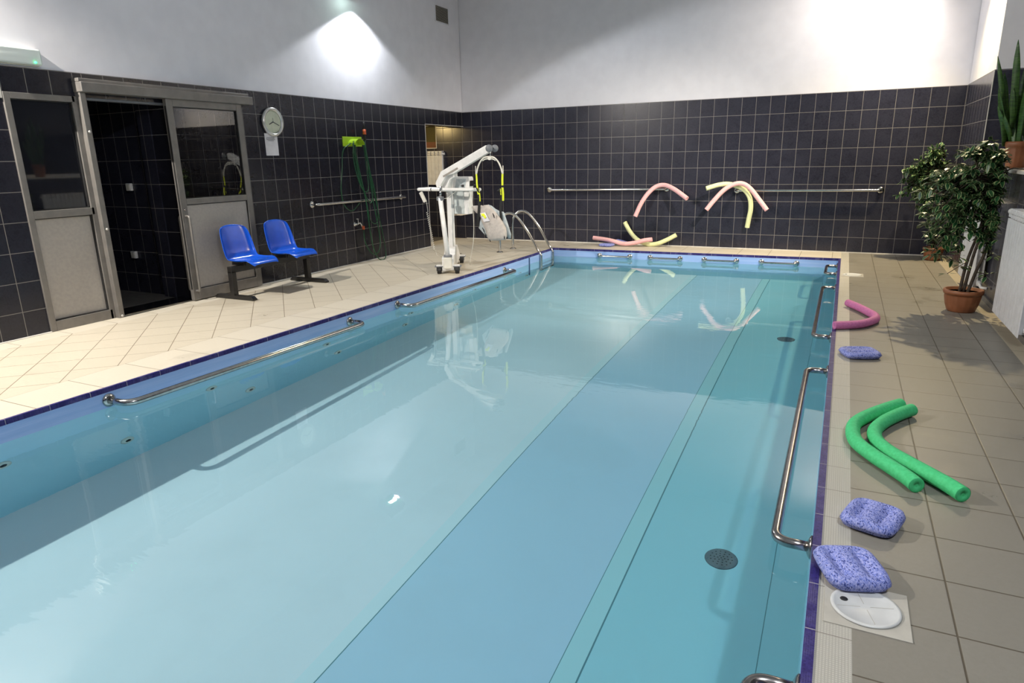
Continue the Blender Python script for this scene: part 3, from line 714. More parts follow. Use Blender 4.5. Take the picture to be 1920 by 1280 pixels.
b = MB(); b.prism([(1.43, 1.20), (1.68, 1.20), (1.69, 1.17), (1.66, .72), (1.43, .72)], 'y', -3.13, -3.02); b.build('control_box', 'white', h, bevel=.006)
MB().box(1.455, 1.60, -3.142, -3.13, .725, 1.02).build('box_cover', 'greybox', h, bevel=.003)
b = MB().prism([(1.47, 1.03), (1.615, 1.03), (1.645, 1.17), (1.50, 1.175)], 'y', -3.14, -3.13); b.build('display_panel', 'slingblue', h)
b = MB().box(1.58, 1.615, -3.146, -3.14, 1.07, 1.10); b.box(1.565, 1.58, -3.146, -3.14, 1.08, 1.09); b.build('switches', 'black', h)
MB().box(1.50, 1.59, -3.145, -3.142, .93, .96).build('pale_label', 'slingblue', h)
MB().box(1.685, 1.70, -3.12, -3.03, 1.08, 1.15).build('red_stop_knob', 'black', h, bevel=.004)
b = MB().box(1.14, 1.36, -2.80, -2.60, .67, .90); hb2 = b.build('battery_box', 'beige', h, bevel=.012); MB().lathe([(.02, 0), (.02, .004)], 20, (1.21, -2.80, .80), (0, -1, 0)).build('battery_knob', 'vent', hb2)
MB().box(1.34, 1.40, -3.0, -2.66, .78, .84).build('battery_bracket', 'white', h)
def add_caster(x, y):
    b = MB().box(x-.055, x+.055, y-.03, y+.05, .088, .102); b.box(x-.036, x-.030, y-.02, y+.02, .04, .09); b.box(x+.030, x+.036, y-.02, y+.02, .04, .09)
    c = hturn(b).build('caster', 'grey', h, bevel=.002)
    b = MB().lathe([(.02, -.026), (.044, -.026), (.048, -.02), (.048, -.004), (.044, 0), (.048, .004), (.048, .02), (.044, .026), (.02, .026)], 24, (x, y, .049), (1, 0, 0))
    hturn(b).build('wheel', 'rubber', c)
for x, y in ((-.115, .03), (.115, .03), (-.10, .93), (.10, .93)): add_caster(x, y)
for y in (.03, .93): hturn(MB().box(-.15, .15, y-.025, y+.03, .100, .116)).build('cross_bar', 'white', h)
cord = MB().tube([(1.20, -3.41, .90)]+[(1.20+.085*(k/120)+.012*math.cos(k*1.05), -3.41+.012*math.sin(k*1.05), .77-.50*k/120) for k in range(121)]+[(1.30, -3.38, .20), (1.36, -3.32, .16)], .0028, 5).build('pendant_cord', 'offwhite', h)
b = MB().obox((1.155, -3.42, .955), .045, .03, .14, (.88, 0, .45), (0, 1, 0)); b.build('hand_pendant', 'offwhite', h, bevel=.006)
MB().tube(catmull([(1.72, -3.15, 1.03), (1.735, -3.15, .9), (1.74, -3.14, .6), (1.70, -3.1, .35), (1.62, -3.05, .12), (1.58, -3.0, .03)], 6), .004, 6).build('charging_cable', 'offwhite', h)
MB().tube(catmull([(1.46, -3.44, .94), (1.53, -3.42, .95), (1.58, -3.3, 1.02)], 6), .0025, 6).build('thin_cable', 'offwhite', h)
# spreader bar
YS = -3.355
sp = MB().tube([(2.135, YS, 1.52), (2.118, YS, 1.43)], .008, 8).build('spreader_link', 'steel', h)
b = MB()
arc = [(1.925, YS, 1.245), (1.938, YS, 1.30), (1.972, YS, 1.37), (2.015, YS, 1.418), (2.06, YS, 1.438), (2.15, YS, 1.438), (2.195, YS, 1.418), (2.238, YS, 1.37), (2.270, YS, 1.30), (2.283, YS, 1.245)]
b.tube(catmull(arc, 4), .010, 8); b.tube(catmull([(x, y, z-.022) for x, y, z in arc[3:7]], 4), .007, 8)
for s_ in (1.925, 2.283):
    o_ = -1 if s_ < 2 else 1
    b.tube(rounded([(s_, YS, 1.25), (s_+.004*o_, YS, 1.235), (s_+.012*o_, YS, 1.24), (s_+.012*o_, YS, 1.335)], .006), .005, 8)
b.build('spreader_bar', 'offwhite', h)
MB().lathe([(.022, -.02), (.022, .02)], 16, (2.118, YS-.0, 1.425), (0, 1, 0)).build('spreader_hub', 'offwhite', h)

# sling (hangs from the spreader: its own thing)
s = world_thing('lift_sling', 'grey fabric patient sling hanging on black and yellow straps from the hoist', 'sling', (2.1, YS, .65))
def ribbon(pts, wd, name, mat, parent, th=.003, wdir=(1, 0, 0)):
    b = MB(); P = catmull(pts, 5); wv = Vector(wdir).normalized()*wd/2
    nrm = Vector((0, th/2, 0)); vs = []
    for p in P: vs += [p-wv-nrm, p+wv-nrm, p+wv+nrm, p-wv+nrm]
    fs = [(i*4+k, i*4+(k+1) % 4, i*4+4+(k+1) % 4, i*4+4+k) for i in range(len(P)-1) for k in range(4)]
    fs += [(3, 2, 1, 0), tuple((len(P)-1)*4+k for k in range(4))]
    b.add(vs, fs); return b.build(name, mat, parent)
ribbon([(1.920, YS, 1.245), (1.924, YS, 1.18), (1.930, YS-.01, 1.12), (1.945, YS-.02, 1.03), (1.952, YS-.02, .99)], .022, 'yellow_strap', 'neon', s)
ribbon([(1.965, YS-.02, 1.04), (1.975, YS-.025, .97), (1.973, YS-.02, .905)], .013, 'yellow_strap', 'neon', s)
ribbon([(2.287, YS, 1.245), (2.283, YS, 1.17), (2.282, YS, 1.10)], .026, 'yellow_strap', 'neon', s)
ribbon([(2.290, YS-.015, 1.075), (2.298, YS-.02, 1.00), (2.294, YS-.015, .915)], .026, 'yellow_strap', 'neon', s)
ribbon([(2.262, YS-.015, 1.06), (2.266, YS-.015, .985)], .012, 'yellow_strap', 'neon', s)
ribbon([(1.926, YS+.006, 1.14), (1.938, YS, 1.04), (1.955, YS-.01, .93), (1.958, YS-.03, .80), (1.945, YS-.04, .68), (1.935, YS-.04, .60)], .036, 'black_strap', 'webbing', s)
ribbon([(1.93, YS-.02, 1.07), (1.955, YS-.03, 1.03), (1.975, YS-.03, 1.01)], .022, 'strap_loop', 'webbing', s)
ribbon([(2.281, YS+.006, 1.11), (2.270, YS, 1.0), (2.256, YS, .90), (2.258, YS-.02, .78), (2.275, YS-.03, .65)], .034, 'black_strap', 'webbing', s)
ribbon([(2.26, YS-.01, 1.06), (2.235, YS-.03, 1.035), (2.26, YS-.01, 1.01)], .03, 'strap_loop', 'webbing', s)
def cloth(outline, name, mat, parent, yc, bulge=.05, th=.006, slope=0.):
    """puffy fabric panel: outline in (x,z), bulging toward the viewer"""
    import bmesh
    cx = sum(p[0] for p in outline)/len(outline); cz = sum(p[1] for p in outline)/len(outline)
    n = len(outline); b = MB(); R = 5; vs = []
    for side in (-1, 1):
        for k in range(R+1):
            f_ = k/R
            for (x, z) in outline:
                d_ = math.sqrt(max(0, 1-f_*f_))
                xx = cx+(x-cx)*f_; zz = cz+(z-cz)*f_
                vs.append((xx, yc+side*(th/2+bulge*d_)+slope*(zz-cz)+.008*math.sin(xx*60)*math.cos(zz*40)*d_, zz))
    fs = []
    for s_ in range(2):
        o_ = s_*(R+1)*n
        for k in range(R):
            for i in range(n): fs.append((o_+k*n+i, o_+k*n+(i+1) % n, o_+(k+1)*n+(i+1) % n, o_+(k+1)*n+i))
    o1 = R*n; o2 = (R+1)*n+R*n
    for i in range(n): fs.append((o1+i, o1+(i+1) % n, o2+(i+1) % n, o2+i))
    b.add(vs, fs, 0, True); return b.build(name, mat, parent)
cloth([(1.958, .835), (2.02, .858), (2.078, .862), (2.16, .80), (2.239, .726), (2.30, .655), (2.352, .584), (2.372, .50), (2.36, .447), (2.25, .432), (2.124, .432), (2.09, .50), (2.057, .577), (2.0, .66), (1.979, .731)], 'seat_pad', 'slinggrey', s, YS-.05, .035, .01, .25)
cloth([(1.838, .833), (1.87, .849), (1.99, .856), (2.0, .80), (1.985, .72), (1.97, .70), (1.919, .751), (1.87, .79)], 'left_wing', 'slinggrey', s, YS, .02, .008)
cloth([(1.975, .70), (2.03, .62), (2.09, .50), (2.13, .435), (2.09, .43), (2.007, .505), (1.937, .574), (1.95, .64)], 'leg_flap', 'slingblue', s, YS-.01, .018, .008)
cloth([(2.07, .866), (2.12, .850), (2.17, .815), (2.229, .785), (2.287, .778), (2.32, .69), (2.352, .60), (2.382, .503), (2.376, .451), (2.34, .45), (2.33, .60), (2.25, .72), (2.16, .80)], 'right_wing', 'slingblue', s, YS+.01, .018, .008)
lb = MB().add([(1.998, YS-.098+.02, .763), (2.066, YS-.098+.03, .774), (2.149, YS-.098, .673), (2.060, YS-.098, .660)], [(0, 1, 2, 3)]).build('care_label', 'paper', s, solid=.002)
MB().add([(2.012, YS-.101+.02, .758), (2.055, YS-.101+.025, .762), (2.10, YS-.101, .712), (2.075, YS-.102, .700), (2.05, YS-.101, .735), (2.03, YS-.101+.01, .725)], [(0, 1, 2, 3, 4, 5)]).build('yellow_print', 'neon', lb, solid=.001)
for x, z, a in ((2.19, .475, .5), (2.23, .48, .3), (2.345, .475, .15), (2.135, .445, .6), (2.05, .56, .75), (2.08, .50, .7), (2.20, .74, .6)):
    MB().tube([(x-.02*a, YS-.098, z+.028), (x+.012*a, YS-.104, z-.004), (x+.018*a, YS-.098, z-.030)], [.004, .008, .004], 8).build('strap_slot', 'webbing', s)

# ------------------------------------------------------------------ pool ladder
t = world_thing('pool_ladder', 'curved stainless steel pool ladder handrails at the far left corner', 'ladder', (1.6, -1.2, 0))
for y0, y1, xb in ((-1.55, -1.37, 1.303), (-1.09, -.90, 1.309)):
    pts = catmull([(xb, y0, 0), (xb, y0, .20), (xb, y0, .42), (xb+.025, y0+.02, .53), (xb+.10, y0+.05, .595), (xb+.20, y0+.08, .59), (xb+.30, y0+.11, .50), (xb+.42, (y0+y1)/2+.04, .33), (1.86, y1, .06), (1.915, y1, -.03), (1.93, y1, -.14), (1.93, y1, -.95)], 8)
    r_ = MB().tube(pts, .0205, 16).build('handrail', 'steel', t)
    MB().lathe([(.055, 0), (.052, .008), (.024, .02)], 24, (xb, y0, 0)).build('flange', 'steel', r_)
for z in (-.42, -.68, -.92):
    MB().box(1.90, 1.96, -1.37, -.90, z-.012, z+.012).build('step', 'steel', t, bevel=.004)

# ------------------------------------------------------------------ noodles and boards
def noodle(name, label, mat, pts, group, r=.034):
    P = catmull(pts, 8); n = 24; b = MB(); b.tube(P, r, n, caps=False)
    for p, q in ((P[0], P[1]), (P[-1], P[-2])):
        ax = (p-q).normalized(); b.lathe([(r, 0), (r*.92, .002), (.009, .002), (.009, -.02)], 20, p-ax*.001, ax)
    o = b.build(name, mat); tag(o, label, 'pool noodle', group); return o
FN = 'foam noodles lying on the right deck'
zr = .036
noodle('pool_noodle', 'bright green bent foam noodle nearer the pool edge', 'greenfoam', [(x, y, zr) for x, y in ((6.474, -6.743), (6.399, -6.848), (6.311, -6.992), (6.246, -7.137), (6.23, -7.271), (6.248, -7.41), (6.315, -7.544), (6.386, -7.65), (6.444, -7.741), (6.472, -7.799))], FN)
noodle('pool_noodle', 'bright green bent foam noodle farther from the pool edge, the longer of the green pair', 'greenfoam', [(x, y, zr) for x, y in ((6.524, -6.813), (6.459, -6.912), (6.38, -7.063), (6.333, -7.21), (6.335, -7.346), (6.382, -7.466), (6.458, -7.571), (6.534, -7.668), (6.597, -7.75), (6.637, -7.815))], FN)
noodle('pool_noodle', 'magenta V-shaped foam noodle overhanging the right pool edge', 'pinkfoam', [(x, y, zr) for x, y in ((6.208, -3.919), (6.298, -4.1), (6.376, -4.293), (6.416, -4.413), (6.419, -4.541), (6.374, -4.665), (6.303, -4.779), (6.215, -4.849), (6.106, -4.908))], FN)
BN = 'pale foam noodles at the back wall'
noodle('pool_noodle', 'pale pink noodle draped alone over the left back handrail', 'palepink', [(3.095, -.26, .483), (3.17, -.22, .678), (3.271, -.17, .845), (3.389, -.12, .948), (3.524, -.12, .965), (3.674, -.20, .915), (3.808, -.28, .844), (3.92, -.34, .775)], BN)
noodle('pool_noodle', 'pale yellow noodle draped over the right back handrail beside a pink one', 'yellowfoam', [(4.195, -.32, .925), (4.349, -.26, .972), (4.478, -.19, .985), (4.60, -.13, .958), (4.72, -.105, .895), (4.806, -.12, .78), (4.832, -.13, .627), (4.815, -.12, .479), (4.797, -.10, .338)], BN)
noodle('pool_noodle', 'pale pink noodle draped over the right back handrail on top of the yellow one', 'palepink', [(4.218, -.34, .610), (4.313, -.30, .745), (4.436, -.26, .890), (4.561, -.22, .975), (4.688, -.19, .992), (4.81, -.19, .92), (4.955, -.22, .755), (5.074, -.24, .61)], BN)
noodle('pool_noodle', 'pale pink curved noodle lying on the floor by the back wall', 'palepink', [(2.401, -.28, .122), (2.598, -.29, .105), (2.761, -.29, .078), (2.922, -.29, .044), (3.111, -.29, .066), (3.265, -.29, .110), (3.388, -.28, .128)], BN)
noodle('pool_noodle', 'pale yellow noodle leaning on the floor against the back wall tiles', 'yellowfoam', [(2.874, -.08, .372), (2.965, -.10, .229), (3.095, -.13, .108), (3.254, -.155, .040), (3.424, -.16, .044), (3.589, -.15, .112), (3.736, -.13, .195)], BN)
def swim_board(label, loc, rz, sx=.205, sy=.235, hgt=.052, tilt=(0, 0), group='speckled swim boards on the right deck'):
    N = 28; b = MB(); top = []; bot = []
    def sq(u, v):   # map square to superellipse
        r_ = max(abs(u), abs(v)); 
        if r_ < 1e-6: return 0, 0
        a = math.atan2(v, u); p = 4.2; k = (abs(math.cos(a))**p+abs(math.sin(a))**p)**(-1/p)
        return r_*k*math.cos(a), r_*k*math.sin(a)
    for i in range(N+1):
        for j in range(N+1):
            u = -1+2*i/N; v = -1+2*j/N; r_ = max(abs(u), abs(v)); x, y = sq(u, v)
            edge = math.sqrt(max(0, 1-max(0, (r_-.70)/.30)**2)) if r_ > .70 else 1
            gro = 0
            for gx in (-.42, .42): gro += math.exp(-((x-gx)/.19)**2)*max(0, 1-(abs(y)/.78)**4)
            zt = hgt*(.5+.5*edge)-.019*gro*edge; zb = hgt*(.5-.5*edge)*.8+.001
            shr = 1-.03*(1-edge)
            top.append((x*sx/2, y*sy/2, zt)); bot.append((x*sx/2*shr, y*sy/2*shr, zb))
    W_ = N+1; fs = []
    for i in range(N):
        for j in range(N): fs.append((i*W_+j, (i+1)*W_+j, (i+1)*W_+j+1, i*W_+j+1))
    o_ = len(top); fs += [tuple(k+o_ for k in f[::-1]) for f in fs]
    rim = [i*W_ for i in range(N+1)]+[N*W_+j for j in range(1, N+1)]+[i*W_+N for i in range(N-1, -1, -1)]+[j for j in range(N-1, 0, -1)]
    for k in range(len(rim)): a_, c_ = rim[k], rim[(k+1) % len(rim)]; fs.append((a_, a_+o_, c_+o_, c_))
    b.add(top+bot, fs, 0, True); o = b.build('swim_board', 'board'); o.location = loc; o.rotation_euler = (*tilt, rz)
    tag(o, label, 'swim board', group); return o
swim_board('speckled blue swim board between the green noodles and the skimmer lid', (6.297, -8.145, .001), -.30)
swim_board('speckled blue swim board partly covering the square skimmer lid', (6.218, -8.555, .004), .36, .21, .24)
swim_board('speckled blue swim board by the pool edge next to the magenta noodle', (6.285, -5.665, .001), -1.20, .215, .255)
b1 = swim_board('swim board lying flat on the floor under the pink noodle at the back wall', (2.66, -.36, .001), 1.4, .20, .24, .045, group='swim boards by the pink noodle at the back wall')
b2 = swim_board('swim board tilted upwards behind the pink noodle lying at the back wall', (2.84, -.115, .030), 1.7, .19, .23, .04, (.25, 0), group='swim boards by the pink noodle at the back wall')

# ------------------------------------------------------------------ skimmer lids, drains, jets
t = world_thing('skimmer_lid', 'round white skimmer lid in a square frame by the swim boards', 'skimmer lid', (6.262, -8.73, 0), 'skimmer lids in the right deck')
MB().box(6.142, 6.386, -8.852, -8.608, -.002, .0035).build('frame', 'lidframe', t, bevel=.001)
lid = MB().lathe([(0, .006), (.088, .006), (.092, .009), (.101, .009), (.104, .004)], 56, (6.262, -8.73, 0)).build('lid', 'lid', t)
MB().lathe([(0, .0075), (.011, .0075), (.012, .006)], 20, (6.20, -8.712, 0)).build('finger_hole', 'rubber', lid)
b = MB()
for a in (0, PI/2, PI, 3*PI/2): b.obox((6.262+.05*math.cos(a+.3), -8.73+.05*math.sin(a+.3), .0063), .07, .0015, .0006, (math.cos(a+.3), math.sin(a+.3), 0), (-math.sin(a+.3), math.cos(a+.3), 0))
b.build('grooves', 'lidframe', lid)
t = world_thing('skimmer_lid', 'round white skimmer lid in the deck near the far right pool corner', 'skimmer lid', (6.255, -2.03, 0), 'skimmer lids in the right deck')
MB().box(6.135, 6.375, -2.15, -1.91, -.002, .0035).build('frame', 'lidframe', t, bevel=.001)
lid = MB().lathe([(0, .006), (.088, .006), (.092, .009), (.101, .009), (.104, .004)], 56, (6.255, -2.03, 0)).build('lid', 'lid', t)
MB().lathe([(0, .0075), (.011, .0075), (.012, .006)], 20, (6.19, -2.02, 0)).build('finger_hole', 'rubber', lid)
for x, y, lab in ((5.67, -7.56, 'round perforated metal floor drain under water beside the near right rail'), (5.685, -3.74, 'round perforated metal floor drain under water toward the far end')):
    t = world_thing('floor_drain', lab, 'drain', (x, y, ZD), 'metal drains on the pool floor')
    MB().lathe([(0, .012), (.060, .011), (.080, .006), (.086, 0)], 40, (x, y, ZD)).build('cover', 'grey', t)
    b = MB()
    for ring_, n_ in ((0, 1), (.018, 6), (.036, 10), (.056, 14)):
        for k in range(n_): b.lathe([(0, .0018), (.0042, .0016), (.0045, 0)], 8, (x+ring_*math.cos(2*PI*k/n_), y+ring_*math.sin(2*PI*k/n_), ZD+.0105 if ring_ < .05 else ZD+.0095))
    b.build('holes', 'rubber', t)
    for k in range(4): MB().lathe([(0, .004), (.004, .003), (.005, 0)], 10, (x+.072*math.cos(PI/2*k+.4), y+.072*math.sin(PI/2*k+.4), ZD+.006)).build('screw', 'steel', t)
up = [(-8.975, -.49), (-7.514, -.519), (-6.218, -.506), (-4.846, -.522), (-3.42, -.54), (-2.069, -.56)]
lo = [(-8.229, -.878), (-7.152, -.899), (-6.075, -.895), (-4.971, -.911), (-3.889, -.955), (-2.807, -.94), (-1.845, -.95)]
ords = ['first', 'second', 'third', 'fourth', 'fifth', 'sixth', 'seventh']
proto = None
for row, rn in ((up, 'upper'), (lo, 'lower')):
    for k, (y, z) in enumerate(row):
        lab = 'pale round water inlet, %s from near end, %s row, left pool wall' % (ords[k], rn)
        x = lx(y)
        if proto is None:
            t = thing('water_inlet', lab, 'water inlet', (x, y, z), 0, 'round inlets on the left pool wall'); proto = t
            MB().lathe([(.050, 0), (.050, .006), (.040, .012), (.020, .012)], 28, (0, 0, 0), (1, 0, 0)).build('ring', 'offwhite', t)
            MB().lathe([(0, .0125), (.020, .0125), (.021, .008)], 20, (0, 0, 0), (1, 0, 0)).build('nozzle', 'rubber', t)
        else:
            t = proto.copy(); COL.objects.link(t); t.location = (x, y, z); t['label'] = lab
            for ch in list(proto.children):
                c = ch.copy(); COL.objects.link(c); c.parent = t

# ------------------------------------------------------------------ radiators
def radiator(label, n, y0, z0, z1, x0, x1, mat='radiator', along='y', valve=None, group=None):
    t = world_thing('radiator', label, 'radiator', (x1, y0, z0), group); pitch = .08
    b = MB()
    for k in range(n):
        a0 = y0-pitch*k-.003; a1 = y0-pitch*(k+1)+.003
        if along == 'y':
            b.box(x0, x0+.008, a1, a0, z0, z1-.075); b.box(x0, x0+.008, a1+.004, a0-.004, z1-.066, z1-.042); b.box(x0+.004, x0+.012, a1+.004, a0-.004, z1-.036, z1-.012)
            b.box(x0+.012, x1, (a0+a1)/2-.012, (a0+a1)/2+.012, z0+.02, z1-.02); b.box(x0+.01, x1, a1+.006, a0-.006, z1-.012, z1)
            b.box(x0+.035, x0+.04, a1, a0, z0+.04, z1-.06)
        else:   # faces -y: y0 is the x start, x0/x1 are y range
            a0, a1 = y0+pitch*k+.002, y0+pitch*(k+1)-.002
            b.box(a0, a1, x0, x0+.008, z0, z1-.075); b.box(a0+.004, a1-.004, x0, x0+.008, z1-.066, z1-.042); b.box(a0+.004, a1-.004, x0+.004, x0+.012, z1-.036, z1-.012)
            b.box((a0+a1)/2-.012, (a0+a1)/2+.012, x0+.012, x1, z0+.02, z1-.02); b.box(a0+.006, a1-.006, x0+.01, x1, z1-.012, z1)
    b.build('sections', mat, t, bevel=.002)
    if along == 'y':
        b = MB().tube([((x0+x1)/2+.01, y0+.01, z1-.05), ((x0+x1)/2+.01, y0-pitch*n-.01, z1-.05)], .02, 14); b.tube([((x0+x1)/2+.01, y0+.01, z0+.06), ((x0+x1)/2+.01, y0-pitch*n-.01, z0+.06)], .02, 14)
    else:
        b = MB().tube([(y0-.01, (x0+x1)/2+.01, z1-.05), (y0+pitch*n+.02, (x0+x1)/2+.01, z1-.05)], .02, 14); b.tube([(y0-.01, (x0+x1)/2+.01, z0+.06), (y0+pitch*n+.02, (x0+x1)/2+.01, z0+.06)], .02, 14)
    b.build('header_tube', mat, t)
    return t
RG = 'white sectional radiators under the right window sill'
r1 = radiator('white sectional radiator at the right edge of the picture, closest to the viewer', 12, -4.17, .10, .95, 7.29, 7.375, group=RG)
MB().tube([(7.335, -4.155, .915), (7.335, -4.10, .915)], .012, 12).build('valve_stem', 'chrome', r1)
b = MB().lathe([(.018, 0), (.022, .01), (.026, .05), (.024, .075), (.020, .085)], 20, (7.335, -4.085, .915), (0, 1, 0)); b.build('thermostat_head', 'white', r1)
r2 = radiator('white sectional radiator behind the nearer potted tree', 12, -2.14, .10, .92, 7.29, 7.375, group=RG)
b = MB().tube(rounded([(7.335, -3.11, .16), (7.335, -3.22, .16), (7.335, -3.26, .14), (7.385, -3.30, .14)], .02), .013, 10); b.lathe([(.022, 0), (.024, .04), (.020, .05)], 16, (7.335, -3.14, .16), (0, -1, 0)); b.build('return_valve', 'white', r2)
r3 = radiator('small cream radiator on the alcove wall behind the hoist', 6, -1.06, .975, 1.575, -.10, -.01, 'radiator', 'x')
MB().lathe([(.02, 0), (.02, .05)], 16, (-.56, -.05, 1.03), (1, 0, 0)).build('valve', 'white', r3)

# corridor switches
for z, x, lab in ((1.191, -1.05, 'upper white wall switch inside the dark doorway'), (.437, -1.16, 'lower white wall socket inside the dark doorway')):
    t = world_thing('wall_switch' if z > 1 else 'wall_socket', lab, 'switch' if z > 1 else 'socket', (x, -5.9, z))
    MB().box(x-.04, x+.04, -5.935, -5.90, z-.04, z+.04).build('plate', 'white', t, bevel=.006)
    MB().box(x-.025, x+.025, -5.940, -5.935, z-.03, z+.03).build('rocker', 'offwhite', t, bevel=.003)

# ------------------------------------------------------------------ plants
def pot(parent, r, hgt, loc, mat='terracotta'):
    b = MB(); rib = lambda a, z: 1+(.018*math.cos(a*16) if .03 < z < hgt*.78 else 0)
    b.lathe([(r*.66, 0), (r*.72, .01), (r*.84, hgt*.35), (r*.92, hgt*.70), (r*.93, hgt*.80), (r*.99, hgt*.81), (r*1.02, hgt*.90), (r*1.0, hgt), (r*.90, hgt), (r*.88, hgt*.86), (0, hgt*.86)], 64, loc, wob=rib)
    p = b.build('pot', mat, parent)
    MB().lathe([(0, 0), (r*.87, 0)], 32, (loc[0], loc[1], loc[2]+hgt*.87)).build('soil', 'soil', parent)
    return p
def leaf(b, p, dirv, up, L, Wd, rng):
    dirv = dirv.normalized(); side = dirv.cross(up)
    if side.length < 1e-3: side = Vector((1, 0, 0))
    side.normalize(); nrm = side.cross(dirv); fold = rng.uniform(.05, .3)
    st = [0, .22, .5, .78, 1]; wd = [.03, .40, .5, .32, .0]; inn = .74
    droop = rng.uniform(.0, .25)
    P = lambda t, s_, k: p+dirv*(t*L)+side*(s_*Wd)+nrm*(abs(s_)*Wd*fold)-up*(droop*t*t*L)
    vs = []; 
    for t_, w_ in zip(st, wd):
        w_i = w_*(inn*rng.uniform(.8, 1.2)); w_i = min(w_i, w_*.95)
        vs += [P(t_, -w_, 0), P(t_, -w_i, 0), P(t_, 0, 0), P(t_, w_i, 0), P(t_, w_, 0)]
    for i in range(4):
        for k in range(4):
            a = i*5+k; b_f = (a, a+1, a+6, a+5); 
            b.add([], [], 0)
            b.f.append(tuple(q+len(b.v) for q in b_f)); b.mi.append(1 if k in (0, 3) or (i == 3 and k in (0, 3)) else 0); b.sm.append(True)
    b.v += [tuple(v) for v in vs]
def ficus(label, base, potr, poth, stems, blobs, nleaf, seed, low=()):
    rng = random.Random(seed); t = world_thing('potted_ficus', label, 'plant', base)
    pot(t, potr, poth, base)
    for s_ in stems:
        P = catmull(s_, 6); MB().tube(P, [.014-.006*i/len(P) for i in range(len(P))], 10).build('stem', 'bark', t)
    top = Vector(stems[0][-1]); br = MB(); lf_ = MB(); lw = MB()
    tot = sum(b_[2]*b_[3]*b_[4] for b_ in blobs)
    for c, cnt, rx, ry, rz_ in [(Vector(b_[0]), b_[1], b_[2], b_[3], b_[4]) for b_ in blobs]:
        ntw = max(3, int(cnt/7))
        for k in range(ntw):
            while True:
                q = Vector((rng.uniform(-1, 1), rng.uniform(-1, 1), rng.uniform(-1, 1)))
                if .25 < q.length < 1: break
            tip = c+Vector((q.x*rx, q.y*ry, q.z*rz_)); tip.x = min(tip.x, 7.28); out = (tip-Vector((top.x, top.y, tip.z-.12))).normalized()
            start = tip-(out*.16)-Vector((0, 0, -.02)); mid = (start+tip)/2+Vector((0, 0, .03))
            br.tube([start, mid, tip], [.003, .002, .001], 4, caps=False)
            for j in range(11):
                f_ = rng.random(); p_ = start.lerp(tip, f_)+Vector((0, 0, .03*math.sin(PI*f_)))
                if p_.x > 7.27: p_.x = 7.27-rng.uniform(0, .05)
                dv = out*rng.uniform(.1, 1)+Vector((rng.uniform(-1, 1), rng.uniform(-1, 1), rng.uniform(-1.1, .35)))
                leaf(lf_, p_, dv, Vector((0, 0, 1)), rng.uniform(.055, .085), rng.uniform(.030, .042), rng)
        for k in range(max(1, ntw//6)):
            q = c+Vector((rng.uniform(-.6, .6)*rx, rng.uniform(-.6, .6)*ry, rng.uniform(-.5, .5)*rz_))
            s0 = Vector(stems[rng.randrange(len(stems))][-1]); br.tube(catmull([s0, (s0+q)/2+Vector((0, 0, .05)), q], 4), [.006]*8+[.003], 6, caps=False)
    for c, n_ in low:
        c = Vector(c)
        for j in range(n_):
            dv = Vector((rng.uniform(-1, 1), rng.uniform(-1, 1), rng.uniform(-.6, .5))); leaf(lf_, c+dv*.03, dv, Vector((0, 0, 1)), rng.uniform(.05, .08), .034, rng)
        near = min((Vector(p) for s_ in stems for p in s_), key=lambda p: (p-c).length); br.tube([near, c], .003, 5)
    br.build('twigs', 'bark', t); fo = lf_.build('foliage', ['leaf', 'leafrim'], t)
    return t
B1 = Vector((7.13, -3.76, 0))
ficus('taller potted ficus with variegated leaves standing nearer the viewer', tuple(B1), .155, .20,
  [[(7.10, -3.76, .17), (7.12, -3.76, .45), (7.17, -3.75, .70), (7.20, -3.74, .92), (7.22, -3.75, 1.15)],
   [(7.13, -3.75, .17), (7.16, -3.76, .5), (7.20, -3.75, .75), (7.21, -3.75, 1.0), (7.25, -3.75, 1.2)],
   [(7.16, -3.77, .17), (7.20, -3.75, .36), (7.25, -3.75, .58), (7.23, -3.75, .78), (7.21, -3.74, .95), (7.10, -3.75, 1.2)]],
  [((7.06, -3.75, 1.14), 620, .30, .30, .30), ((6.84, -3.75, .98), 300, .21, .26, .30), ((7.30, -3.78, 1.16), 240, .15, .28, .26), ((6.86, -3.72, .68), 110, .13, .18, .16),
   ((7.02, -3.75, .80), 150, .16, .2, .14), ((7.30, -3.8, .78), 140, .10, .2, .18), ((7.10, -3.75, 1.40), 120, .2, .2, .10), ((6.82, -3.75, .50), 34, .08, .08, .10), ((6.80, -3.75, 1.20), 60, .14, .14, .12)], 1600, 11,
  low=((( 7.04, -3.78, .50), 7), ((7.08, -3.78, .42), 8), ((6.98, -3.8, .34), 3), ((7.30, -3.78, .52), 8), ((7.29, -3.75, .34), 12)))
B2 = Vector((7.22, -.42, 0))
ficus('smaller potted ficus with variegated leaves in the far right corner', tuple(B2), .125, .17,
  [[(7.21, -.42, .14), (7.20, -.42, .5), (7.19, -.42, .8), (7.16, -.45, 1.05)], [(7.24, -.40, .14), (7.22, -.40, .5), (7.24, -.42, .85), (7.22, -.42, 1.1)]],
  [((7.05, -.45, 1.14), 520, .26, .26, .28), ((6.85, -.5, 1.02), 260, .18, .2, .28), ((7.02, -.45, .80), 200, .2, .22, .2), ((7.20, -.45, .62), 60, .1, .15, .16), ((7.1, -.45, 1.38), 120, .18, .2, .12), ((7.20, -.42, .30), 24, .12, .1, .05)], 1100, 23)

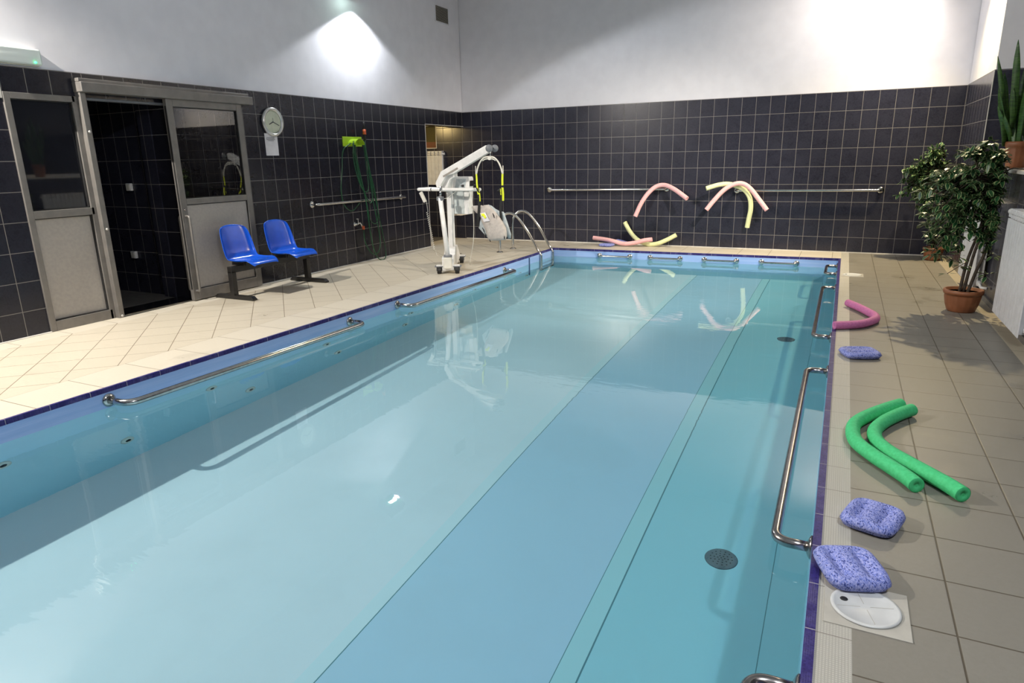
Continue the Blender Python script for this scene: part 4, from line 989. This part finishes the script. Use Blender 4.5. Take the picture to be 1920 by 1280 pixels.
t = world_thing('snake_plant', 'tall upright snake plant in a terracotta pot on the window sill', 'plant', (7.50, -2.95, 1.24))
pot(t, .11, .24, (7.50, -2.95, 1.24))
rng = random.Random(5)
tips = [((7.345, -3.02, 2.36), .040), ((7.22, -2.95, 2.24), .028), ((7.30, -2.9, 2.10), .04), ((7.26, -3.0, 1.96), .038), ((7.50, -3.0, 2.26), .045), ((7.55, -2.85, 2.22), .045), ((7.62, -3.0, 2.1), .04), ((7.40, -2.8, 2.15), .04), ((7.45, -3.1, 1.98), .035), ((7.58, -3.1, 1.92), .04), ((7.33, -3.05, 1.72), .03), ((7.48, -2.9, 2.05), .04), ((7.38, -2.98, 1.95), .034), ((7.28, -2.98, 1.80), .034), ((7.42, -2.9, 1.75), .03), ((7.60, -2.9, 1.98), .04), ((7.53, -3.05, 1.9), .04), ((7.45, -2.95, 2.18), .036)]
for k, (tip, wd) in enumerate(tips):
    wd *= .62; tip = Vector(tip); bs = Vector((7.50+rng.uniform(-.06, .05), -2.95+rng.uniform(-.06, .06), 1.44)); b = MB(); vs = []; n = 14
    side = Vector((1, rng.uniform(-.5, .5), 0)).normalized(); nr = side.cross(Vector((0, 0, 1)))
    bs.x = bs.x*.55+tip.x*.45 if abs(tip.x-7.5) < .3 else bs.x
    for i in range(n+1):
        f_ = i/n; wv = wd*(.75+.9*f_-1.65*f_**6 if f_ < 1 else 0); wv = max(wv, .0015)
        c = bs.lerp(tip, f_)+Vector(((tip.x-bs.x)*.25*(f_*f_-f_), 0, 0)); tw = side*math.cos(f_*.9)+nr*math.sin(f_*.9)
        pn = tw.cross(Vector((0, 0, 1)))
        vs += [c-tw*wv+pn*wv*.35, c, c+tw*wv+pn*wv*.35]
    fs = [(i*3+q, i*3+q+1, i*3+q+4, i*3+q+3) for i in range(n) for q in (0, 1)]
    b.add(vs, fs, 0, True); b.build('leaf', 'snake', t, solid=.004)

# caustic receivers for everything that can sit under the water
for o in bpy.data.objects:
    if o.type == 'MESH' and o.name.split('.')[0] in ('bar', 'flange', 'handrail', 'step', 'cover', 'ring', 'nozzle', 'holes', 'step_recess_frame'):
        o.cycles.is_caustics_receiver = True
for o in bpy.data.objects:
    if '_w' in o: del o['_w']
